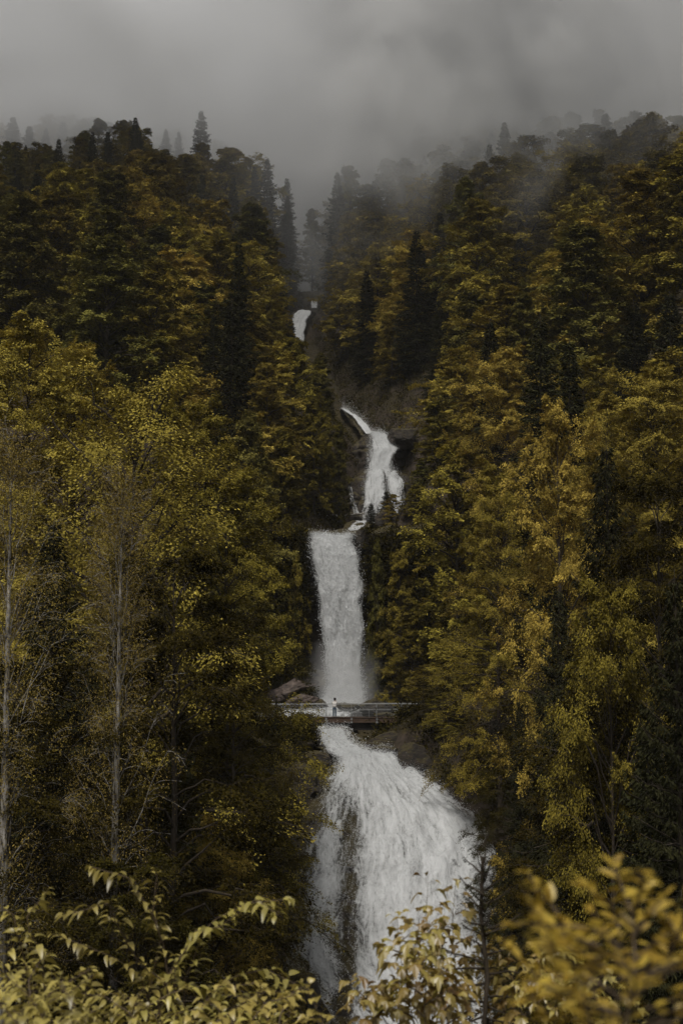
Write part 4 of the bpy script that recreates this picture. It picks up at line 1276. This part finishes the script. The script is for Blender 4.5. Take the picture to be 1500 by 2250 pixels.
def build_person():
    e = bpy.data.objects.new("person", None); COL.objects.link(e)
    e.location = (-.63, 131.35, DZ)
    e.rotation_euler = (0, 0, R(-12))
    tag(e, "person in white jacket and blue jeans on the footbridge, seen from behind, raising a camera", "person")
    # faces +y; pelvis first
    V = [(0, -.02, .93), (0, -.01, 1.08), (0, .03, 1.24), (0, .07, 1.38), (0, .09, 1.47), (0, .11, 1.53), (0, .13, 1.60), (0, .14, 1.67), (0, .13, 1.72)]
    E = [(i, i + 1) for i in range(8)]
    Rr = [(.15, .11), (.13, .10), (.15, .105), (.15, .095), (.055, .055), (.052, .055), (.072, .088), (.078, .094), (.055, .065)]
    for sx in (-1, 1):
        n = len(V)
        V += [(.09 * sx, -.02, .86), (.10 * sx, .0, .48), (.10 * sx, -.03, .10), (.11 * sx, .10, .04)]
        E += [(0, n), (n, n + 1), (n + 1, n + 2), (n + 2, n + 3)]; Rr += [.085, .055, .04, .035]
        n = len(V)
        V += [(.17 * sx, .07, 1.37), (.27 * sx, .14, 1.18), (.13 * sx, .33, 1.40), (.10 * sx, .37, 1.46)]
        E += [(3, n), (n, n + 1), (n + 1, n + 2), (n + 2, n + 3)]; Rr += [.055, .042, .027, (.035, .02)]
        for k in range(4):
            m = len(V)
            bx = (.10 - .02 * (k - 1.5) * 0) * sx
            V += [(bx - .012 * sx, .39, 1.49 + .018 * (k - 1.5)), (bx - .045 * sx, .405, 1.50 + .018 * (k - 1.5)), (bx - .065 * sx, .39, 1.50 + .018 * (k - 1.5))]
            E += [(n + 3, m), (m, m + 1), (m + 1, m + 2)]; Rr += [.009, .009, .008]
        m = len(V)
        V += [(.085 * sx, .35, 1.45), (.055 * sx, .345, 1.47)]
        E += [(n + 3, m), (m, m + 1)]; Rr += [.010, .009]
    skin("body", V, E, Rr, M_SKIN, e)
    # jacket
    V = [(0, -.02, .90), (0, -.01, 1.08), (0, .03, 1.24), (0, .07, 1.38), (0, .085, 1.45)]
    E = [(i, i + 1) for i in range(4)]; Rr = [(.23, .18), (.215, .17), (.22, .17), (.20, .145), (.095, .095)]
    for sx in (-1, 1):
        n = len(V)
        V += [(.18 * sx, .07, 1.37), (.28 * sx, .14, 1.18), (.155 * sx, .31, 1.38)]
        E += [(3, n), (n, n + 1), (n + 1, n + 2)]; Rr += [.085, .072, .048]
    skin("jacket", V, E, Rr, M_JACKET, e)
    V = [(0, -.02, .95), (0, -.02, .90)]; E = [(0, 1)]; Rr = [(.165, .13), (.165, .13)]
    for sx in (-1, 1):
        n = len(V)
        V += [(.09 * sx, -.02, .80), (.10 * sx, .0, .48), (.10 * sx, -.03, .09)]
        E += [(1, n), (n, n + 1), (n + 1, n + 2)]; Rr += [.105, .078, .066]
    skin("jeans", V, E, Rr, M_JEANS, e)
    skin("hair", [(0, .10, 1.60), (0, .10, 1.67), (0, .11, 1.725), (0, .085, 1.56)], [(0, 1), (1, 2), (0, 3)], [(.10, .095), (.105, .105), (.08, .09), (.06, .06)], M_HAIR, e, 1)
    for sx in (-1, 1):
        skin("shoe", [(.10 * sx, -.05, .05), (.105 * sx, .06, .045), (.11 * sx, .16, .035)], [(0, 1), (1, 2)], [(.045, .045), (.048, .04), (.04, .03)], M_BLACK, e, 1)
    # facial features, turned away from the viewpoint
    link_mesh("nose", mixed_mesh("nose", [tubes(np.array([[[0, .225, 1.66], [0, .245, 1.63], [0, .235, 1.615]]]), np.array([[.008, .014, .012]]), 8)], True), M_SKIN, e)
    for sx in (-1, 1):
        link_mesh("ear", mixed_mesh("ear", [tubes(np.array([[[.088 * sx, .13, 1.665], [.098 * sx, .125, 1.645], [.088 * sx, .135, 1.615]]]), np.array([[.012, .018, .010]]), 8)], True), M_SKIN, e)
    c = bpy.data.objects.new("camera_held", None)
    e2 = bpy.data.objects.new("handheld_camera", None); COL.objects.link(e2)
    e2.location = e.location; e2.rotation_euler = e.rotation_euler
    link_mesh("camera_body", mixed_mesh("camera_body", [box(-.065, .065, .335, .385, 1.585, 1.665), box(-.03, .03, .338, .38, 1.667, 1.69)]), M_BLACK, e2)
    link_mesh("lens", mixed_mesh("lens", [tubes(np.array([[[0, .387, 1.625], [0, .42, 1.625], [0, .47, 1.625]]]), np.array([[.034, .036, .033]]), 16)], True), M_BLACK, e2)
    tag(e2, "small black camera held up to the face of the person on the footbridge", "camera")


build_person()


# ------------------------------------------------------------------ foreground plants
def blades(p, d, n, L, W, droop, fold=.25, k=6, shape=1.0):
    """folded, drooping leaf blades: grid k x 3 each"""
    d = norm(d); s = norm(np.cross(d, n)); n = norm(np.cross(s, d))
    t = np.linspace(0, 1, k)
    wprof = np.sin(np.pi * t ** .75) ** .8 * shape
    wprof[0] = .04; wprof[-1] = .02
    Q = len(p)
    c = p[:, None] + d[:, None] * (L[:, None] * t)[..., None]
    c[..., 2] -= droop[:, None] * L[:, None] * t ** 2
    side = s[:, None] * (W[:, None] * .5 * wprof)[..., None]
    up = n[:, None] * (W[:, None] * .5 * wprof * fold)[..., None]
    G = np.stack([c - side + up, c, c + side + up], 2)      # Q,k,3,3
    V = G.reshape(-1, 3)
    b = (np.arange(Q) * k * 3)[:, None, None]
    i = (np.arange(k - 1) * 3)[None, :, None]; j = np.arange(2)[None, None]
    F = np.stack([b + i + j, b + i + j + 1, b + i + j + 4, b + i + j + 3], -1).reshape(-1, 4)
    return V, F, Q * (k - 1) * 2


_lobes = [(0, 0), (-.10, .16), (.02, .34), (.18, .30), (.28, .52), (.42, .36), (.60, .40), (.62, .22), (.80, .16), (1.0, 0)]
_ml = np.array(_lobes + [(a_, -b_) for a_, b_ in _lobes[-2:0:-1]])


def maple_leaves(p, d, n, L, droop, seed=0):
    d = norm(d); s = norm(np.cross(d, n)); n = norm(np.cross(s, d))
    rs = np.random.RandomState(seed)
    Q = len(p); K = len(_ml)
    x = _ml[:, 0][None] * L[:, None]; y = _ml[:, 1][None] * L[:, None]
    zf = -.45 * (y ** 2) / L[:, None]
    G = p[:, None] + d[:, None] * x[..., None] + s[:, None] * y[..., None] + n[:, None] * zf[..., None]
    G[..., 2] -= droop[:, None] * x ** 2 / L[:, None]
    cx = (.34 * L)
    cpt = p + d * cx[:, None] + n * (.05 * L)[:, None]; cpt[:, 2] -= droop * .1 * L
    V = np.concatenate([G, cpt[:, None]], 1).reshape(-1, 3)
    b = (np.arange(Q) * (K + 1))[:, None]; k = np.arange(K)[None]
    F = np.stack(np.broadcast_arrays(b + K, b + k, b + (k + 1) % K), -1).reshape(-1, 3)
    return V, F, Q * K


def resample(pts, k):
    pts = np.asarray(pts, float)
    dl = np.concatenate([[0], np.cumsum(np.linalg.norm(np.diff(pts, axis=0), axis=1))])
    s = np.linspace(0, dl[-1], k)
    return np.stack([np.interp(s, dl, pts[:, i]) for i in range(3)], -1), dl[-1]


def plant(name, root, twigs, leaf, label, cat, mat, bark, r0=.012, step=.06, L=.12, W=.07, droop=.5, seed=0, group=None, start=.12, k=12, spread=.55, petiole=.03, cluster=1, up=.2, fold=.3):
    """twigs: list of world polylines whose first point hangs off the root or another twig"""
    rs = np.random.RandomState(seed)
    root = np.asarray(root, float)
    e = bpy.data.objects.new(name, None); COL.objects.link(e); e.location = tuple(root)
    TP, LP, LD, LN, LL, PT = [], [], [], [], [], []
    for tw in twigs:
        tw = np.array(tw, float) - root
        p, ln = resample(tw, k)
        p[1:-1] += rs.randn(k - 2, 3) * ln * .008
        TP.append(p)
        n = max(2, int(ln * (1 - start) / step))
        for q in range(n + 1):
            f = start + (1 - start) * q / n
            fi = min(f * (k - 1), k - 1.001); i = int(fi); fr = fi - i
            c = p[i] * (1 - fr) + p[i + 1] * fr
            t = p[i + 1] - p[i]; t = t / (np.linalg.norm(t) + 1e-9)
            sd = np.cross(t, [0, 0, 1.0]); nn = np.linalg.norm(sd)
            if nn < .35:
                a = q * 2.4 + rs.rand(); sd = np.array([math.cos(a), math.sin(a), 0])
            else: sd = sd / nn
            for cc in range(cluster if q < n else cluster + 1):
                sgn = 1 if (q + cc) % 2 else -1
                if cc >= 2: sd2 = norm(rs.randn(3)); sd2[2] *= .3
                else: sd2 = sd
                dr = t * rs.uniform(.2, .8) + sd2 * sgn * rs.uniform(.5, 1.1) * (spread / .55) + np.array([0, 0, up]) + rs.randn(3) * .22
                dr /= np.linalg.norm(dr)
                pe = petiole * rs.uniform(.6, 1.5)
                PT.append((c, c + dr * pe + np.array([0, 0, -.1 * pe])))
                LP.append(c + dr * pe + np.array([0, 0, -.1 * pe])); LD.append(dr + np.array([0, 0, -.25])); LN.append(np.array([0, 0, 1.0]) + rs.randn(3) * .35); LL.append(rs.uniform(.55, 1.15) * (1 - .25 * (q == n)))
    TP = np.array(TP)
    rad = r0 * np.linspace(1, .25, k)[None] * np.ones((len(TP), 1)) * rs.uniform(.6, 1, (len(TP), 1))
    rad[0] *= 1.3
    tv, tf = tubes(TP, rad, 6)
    pt = np.array(PT); pt = np.stack([pt[:, 0], pt.mean(1), pt[:, 1]], 1)
    pv, pf = tubes(pt, np.full((len(pt), 3), r0 * .13), 3)
    link_mesh("stem", fast_mesh("stem", np.concatenate([tv, pv]), np.concatenate([tf, pf + len(tv)])), bark, e)
    LP, LD, LN, LL = map(np.array, (LP, LD, LN, LL))
    if leaf == "maple":
        V, F, nf = maple_leaves(LP, LD, LN, LL * L, droop * rs.uniform(.7, 1.5, len(LP)))
        per = len(_ml)
    else:
        V, F, nf = blades(LP, LD, LN, LL * L, LL * W, droop * rs.uniform(.6, 1.4, len(LP)), fold)
        per = 10
    ti = np.repeat(np.clip(.5 + rs.randn(len(LP)) * .25, 0, 1), per)
    link_mesh("leaves", fast_mesh("leaves", V, F, leaf != "maple", {"tint": ('FACE', ti)}), mat, e)
    tag(e, label, cat, group)
    return e


def px(pts, Y0, Y1=None):
    Y1 = Y0 if Y1 is None else Y1
    t = np.linspace(0, 1, len(pts))
    return [P(u, v, Y0 + (Y1 - Y0) * q) for (u, v), q in zip(pts, t)]


def groundpt(u, Y):
    x = (u - 750) / 3125 * Y
    return np.array([x, Y, float(terrain_z(x, Y)) - .1])


M_STEM = rough_mat("twig_bark", [(.3, (.05, .034, .02)), (.7, (.15, .11, .07))], 20, .8, .2)


def shrub(label, rootu, Y, mains, nfill, box_, seed, **kw):
    rs = np.random.RandomState(seed)
    root = groundpt(rootu, Y)
    tw = []
    for m in mains:
        pts = px(m, Y, Y + rs.uniform(-.6, .3))
        low = np.array([root + (pts[0] - root) * .0, root + (pts[0] - root) * np.array([.5, .5, .75])])
        tw.append(list(low) + pts)
    mains_full = list(tw)
    for _ in range(nfill):
        u = rs.uniform(box_[0], box_[1]); v = box_[3] - (box_[3] - box_[2]) * rs.rand() ** 1.4
        yy_ = Y + rs.uniform(-1.2, 1.0)
        tip = P(u, v, yy_)
        dx = rs.uniform(-.55, .55)
        st_ = tip + np.array([dx, rs.uniform(-.2, .2), -rs.uniform(.25, .6)])
        md = (tip + st_) / 2 + np.array([0, 0, .12])
        tw.append([root + (st_ - root) * .0, root + (st_ - root) * np.array([.6, .6, .8]), st_, md, tip])
    e = plant("shrub", root, tw, kw.pop("leaf", "blade"), label, "shrub", kw.pop("mat", M_FORE), M_STEM, seed=seed, group="shrubs at the near edge of the viewpoint", **kw)
    return e


kw = dict(L=.092, W=.040, step=.052, start=.5, droop=.55, petiole=.03, cluster=2, fold=.35, r0=.010)
shrub("cream-green leafy shrub whose tallest spray stands left of centre", 300, 9.5,
      [[(372, 2160), (350, 2080), (322, 1990), (298, 1935), (205, 1906)], [(350, 2080), (325, 1985), (345, 1925)], [(400, 2200), (290, 2060), (235, 2000), (150, 2010)], [(330, 2160), (240, 2080), (120, 2055)]],
      13, (150, 420, 2120, 2270), 1, **kw)
shrub("cream-green shrub with a long spray reaching toward the broad fall", 400, 9.0,
      [[(350, 2200), (385, 2110), (440, 2040), (520, 1985), (635, 1975)], [(385, 2110), (470, 2045), (560, 1990), (610, 2010)], [(430, 2230), (500, 2150), (590, 2125), (645, 2160)], [(400, 2200), (420, 2120), (445, 2050)]],
      11, (360, 600, 2140, 2270), 2, **kw)
shrub("cream-green shrub filling the lower left corner", 60, 9.0,
      [[(70, 2200), (50, 2060), (20, 1975), (-20, 1985)], [(70, 2200), (75, 2050), (60, 1985), (98, 1965)], [(90, 2220), (30, 2110), (-30, 2060)], [(100, 2200), (110, 2110), (60, 2050)]],
      15, (-40, 220, 2110, 2270), 3, **kw)
kw2 = dict(kw); kw2.update(L=.085, W=.05, step=.045)
shrub("fine leaved shrub in the very corner at the lower left", 40, 7.5, [[(50, 2260), (60, 2160), (90, 2110)]], 26, (-20, 230, 2140, 2270), 4, **kw2)
shrub("small leaved shrub in front of the foot of the broad fall", 600, 8.5, [[(600, 2260), (640, 2180), (662, 2170)]], 14, (520, 680, 2150, 2270), 6, **kw2)


def sapling(label, u0, pts, Y, seed, L=.10, mat=M_MAPLE, sides=8, spanpx=60):
    rs = np.random.RandomState(seed)
    root = groundpt(u0, Y)
    main = px(pts, Y)
    tw = [[root, root + (main[0] - root) * .5] + main]
    a = np.array(main); p, ln = resample(a, 30)
    for q in range(sides):
        f = .12 + .8 * q / sides; c = p[int(f * 29)]
        sg_ = 1 if q % 2 else -1
        l_ = spanpx / 3125 * Y * (1.15 - .7 * f) * rs.uniform(.7, 1.3)
        d_ = np.array([sg_ * rs.uniform(.6, 1), rs.uniform(-.6, .6), rs.uniform(.3, .8)]); d_ /= np.linalg.norm(d_)
        tw.append([c, c + d_ * l_ * .5, c + d_ * l_])
    plant("maple_sapling", root, tw, "maple", label, "sapling", mat, M_STEM, r0=.007, step=.10, L=L, droop=.95, seed=seed, group="young maples at the near edge of the viewpoint", start=.42, petiole=.07, cluster=2, up=.25)


sapling("reddish maple sapling with its tip left of the bare young spruce", 945, [(948, 2260), (942, 2100), (940, 1940)], 10, 1)
sapling("tall reddish maple sapling right in front of the white fall", 1005, [(1010, 2260), (1000, 2100), (1000, 1945)], 10.3, 2)
sapling("greener maple sapling leftmost of the tall ones", 900, [(912, 2260), (885, 2130), (872, 2020)], 9.6, 3)
sapling("green maple sapling with large hanging leaves", 925, [(935, 2260), (922, 2130), (920, 2020)], 9.2, 4)
sapling("low maple sapling apart on the left", 815, [(818, 2270), (812, 2210), (795, 2155)], 9.8, 5, sides=6)
sapling("pinkish maple sapling under the bare young spruce", 1060, [(1050, 2270), (1045, 2160), (1060, 2070)], 10.5, 6)
sapling("maple sapling between the young spruce and the golden blurred shrub", 1140, [(1150, 2270), (1140, 2180), (1140, 2090)], 10.2, 7)
sapling("short maple sapling at the edge of the golden blurred shrub", 1190, [(1190, 2270), (1180, 2200), (1185, 2120)], 9.8, 8, sides=7)
sapling("low reddish maple sapling hidden between its taller neighbours", 985, [(985, 2280), (975, 2220), (965, 2140)], 9.4, 9, sides=8)
sapling("small maple sapling low beside the fall", 880, [(870, 2280), (865, 2230), (850, 2190)], 10, 10, sides=6)
shrub("single cream-green spray peeping out beside the golden blurred shrub", 1260, 9.5, [[(1290, 2260), (1270, 2130), (1250, 2090), (1218, 2085)], [(1290, 2260), (1300, 2150), (1330, 2120)]], 3, (1230, 1330, 2100, 2200), 12, **kw)

# bare young spruce
ys_root = groundpt(1062, 10.1)
tip = P(1050, 1882, 10.1)
ysH = float(tip[2] - ys_root[2])
g_ = spruce(61, ysH, .38, .2, .030, 1.0, ragged=.4, hang=.05, step=.2, nq=60, tr=.0045)
yp = Proto("young_spruce", ysH, g_, M_BARK, M_NEEDLE, .4)
yp.place(tuple(ys_root), ysH, .3, 1.0, "thin bare young spruce standing among the maple saplings", None, "sapling", tilt=(0, -.01))

# golden shrub close to the camera, out of focus
kw3 = dict(L=.048, W=.018, step=.024, start=.35, droop=.15, petiole=.006, cluster=2, fold=.25, mat=M_BLUR, r0=.006, up=.35)


def near_shrub():
    rs = np.random.RandomState(8)
    Y = 2.75
    root = groundpt(1400, Y)
    mains = [[(1375, 2250), (1385, 2100), (1395, 2000), (1345, 1895)], [(1385, 2100), (1300, 2040), (1130, 2030)], [(1380, 2130), (1260, 2050), (1190, 2075)], [(1390, 2060), (1440, 1990), (1455, 1975)],
             [(1385, 2120), (1450, 2060), (1510, 2040)], [(1370, 2200), (1280, 2140), (1160, 2160)], [(1380, 2180), (1450, 2120), (1520, 2110)], [(1395, 2040), (1340, 1990), (1290, 1955)], [(1370, 2230), (1250, 2180), (1140, 2200)],
             [(1390, 2010), (1410, 1950), (1400, 1915)], [(1370, 2260), (1300, 2230), (1200, 2235)]]
    tw = []
    for i, m in enumerate(mains):
        pts = px(m, Y + rs.uniform(-.05, .05), Y + rs.uniform(-.35, .35))
        tw.append(([root, root + (pts[0] - root) * .5] if i == 0 else []) + pts)
    for _ in range(22):
        u = rs.uniform(1180, 1540); v = rs.uniform(2020, 2280)
        a_ = P(u, v, Y + rs.uniform(-.3, .4)); dr_ = np.array([rs.uniform(-.1, .1), rs.uniform(-.06, .06), rs.uniform(.02, .12)])
        c_ = P(1375, min(2270, v + 60), Y)
        tw.append([c_ * .7 + a_ * .3, a_, a_ + dr_])
    plant("shrub", root, tw, "blade", "golden leaved shrub close to the lens, blurred, lower right", "shrub", kw3.pop("mat"), M_STEM, seed=5, group="shrubs at the near edge of the viewpoint", **kw3)


near_shrub()

# ------------------------------------------------------------------ haze and low cloud
def vol_box(name, x0, x1, y0, y1, z0, z1, label):
    o = link_mesh(name, mixed_mesh(name, [box(x0, x1, y0, y1, z0, z1)]))
    tag(o, label, kind="stuff")
    return o


hz = vol_box("haze", -400, 400, -64, 620, -52, 262, "thin grey damp air over the valley")
m, N, L = new_mat("haze"); out = N.new("ShaderNodeOutputMaterial"); pv = N.new("ShaderNodeVolumePrincipled")
pv.inputs["Color"].default_value = (.90, .90, .89, 1); pv.inputs["Density"].default_value = .00010; pv.inputs["Anisotropy"].default_value = .1
L.new(pv.outputs[0], out.inputs["Volume"]); hz.data.materials.append(m)

cl = vol_box("cloud", -190, 190, 190, 560, 58, 182, "low cloud drifting over the top of the wooded slope")
m, N, L = new_mat("cloud"); out = N.new("ShaderNodeOutputMaterial"); pv = N.new("ShaderNodeVolumePrincipled")
pv.inputs["Color"].default_value = (.978, .982, .987, 1); pv.inputs["Anisotropy"].default_value = .2
geo = N.new("ShaderNodeNewGeometry"); sx = N.new("ShaderNodeSeparateXYZ"); L.new(geo.outputs["Position"], sx.inputs[0])


def mth(op, a, b=None, c=None):
    q = N.new("ShaderNodeMath"); q.operation = op
    for i, w_ in enumerate((a, b, c)):
        if w_ is None: continue
        if isinstance(w_, (int, float)): q.inputs[i].default_value = w_
        else: L.new(w_, q.inputs[i])
    return q.outputs[0]


nz = N.new("ShaderNodeTexNoise"); nz.inputs["Scale"].default_value = .024; nz.inputs["Detail"].default_value = 3; nz.inputs["Distortion"].default_value = .8
L.new(geo.outputs["Position"], nz.inputs["Vector"])
# the cloud base hangs lower over the gorge and just right of it
g1 = mth('DIVIDE', mth('SUBTRACT', sx.outputs[0], 20.), 30.)
gz = mth('MULTIPLY', mth('EXPONENT', mth('MULTIPLY', mth('MULTIPLY', g1, g1), -1.)), 46.)
mr2 = N.new("ShaderNodeMapRange"); mr2.interpolation_type = 'SMOOTHSTEP'; mr2.inputs[1].default_value = 10; mr2.inputs[2].default_value = 50; mr2.inputs[3].default_value = 0; mr2.inputs[4].default_value = 17
L.new(sx.outputs[0], mr2.inputs[0])
alt = mth('ADD', mth('ADD', mth('SUBTRACT', sx.outputs[2], 126.), gz), mr2.outputs[0])
alt = mth('ADD', alt, mth('MULTIPLY', mth('SUBTRACT', nz.outputs[0], .5), 95.))
alt = mth('ADD', alt, mth('MULTIPLY', mth('SUBTRACT', sx.outputs[1], 352.), .40))
mr = N.new("ShaderNodeMapRange"); mr.interpolation_type = 'SMOOTHSTEP'; mr.inputs[1].default_value = 0; mr.inputs[2].default_value = 24; mr.inputs[3].default_value = 0; mr.inputs[4].default_value = .048
L.new(alt, mr.inputs[0])
# torn wisps trailing below the cloud base
n2 = N.new("ShaderNodeTexNoise"); n2.inputs["Scale"].default_value = .045; n2.inputs["Detail"].default_value = 4; n2.inputs["Distortion"].default_value = 1.6
L.new(geo.outputs["Position"], n2.inputs["Vector"])
g2 = mth('DIVIDE', mth('SUBTRACT', sx.outputs[0], 26.), 26.)
g3 = mth('DIVIDE', mth('SUBTRACT', sx.outputs[2], 108.), 24.)
env2 = mth('EXPONENT', mth('MULTIPLY', mth('ADD', mth('MULTIPLY', g2, g2), mth('MULTIPLY', g3, g3)), -1.))
wsp = mth('MULTIPLY', mth('MAXIMUM', mth('SUBTRACT', n2.outputs[0], .46), 0.), mth('MULTIPLY', env2, .55))
L.new(mth('ADD', mr.outputs[0], wsp), pv.inputs["Density"])
L.new(pv.outputs[0], out.inputs["Volume"]); cl.data.materials.append(m)

# spray hanging at the foot of the tall fall
mi = vol_box("mist", -7.5, 8.5, 141, 153.5, -6.2, 8.0, "spray mist hanging round the foot of the tall waterfall")
m, N, L = new_mat("mist"); out = N.new("ShaderNodeOutputMaterial"); pv = N.new("ShaderNodeVolumePrincipled")
pv.inputs["Color"].default_value = (.995, .995, .995, 1)
geo = N.new("ShaderNodeNewGeometry"); vs = N.new("ShaderNodeVectorMath"); vs.operation = 'SUBTRACT'; vs.inputs[1].default_value = (0, 147.5, -4.2)
L.new(geo.outputs["Position"], vs.inputs[0])
vd = N.new("ShaderNodeVectorMath"); vd.operation = 'MULTIPLY'; vd.inputs[1].default_value = (.17, .20, .13); L.new(vs.outputs[0], vd.inputs[0])
vl = N.new("ShaderNodeVectorMath"); vl.operation = 'LENGTH'; L.new(vd.outputs[0], vl.inputs[0])
nz = N.new("ShaderNodeTexNoise"); nz.inputs["Scale"].default_value = .35; nz.inputs["Detail"].default_value = 2; L.new(geo.outputs["Position"], nz.inputs["Vector"])
q_ = mth('ADD', vl.outputs["Value"], mth('MULTIPLY', mth('SUBTRACT', nz.outputs[0], .5), .8))
mr = N.new("ShaderNodeMapRange"); mr.interpolation_type = 'SMOOTHSTEP'; mr.inputs[1].default_value = .1; mr.inputs[2].default_value = .95; mr.inputs[3].default_value = .16; mr.inputs[4].default_value = 0
L.new(q_, mr.inputs[0]); L.new(mr.outputs[0], pv.inputs["Density"]); L.new(pv.outputs[0], out.inputs["Volume"]); mi.data.materials.append(m)
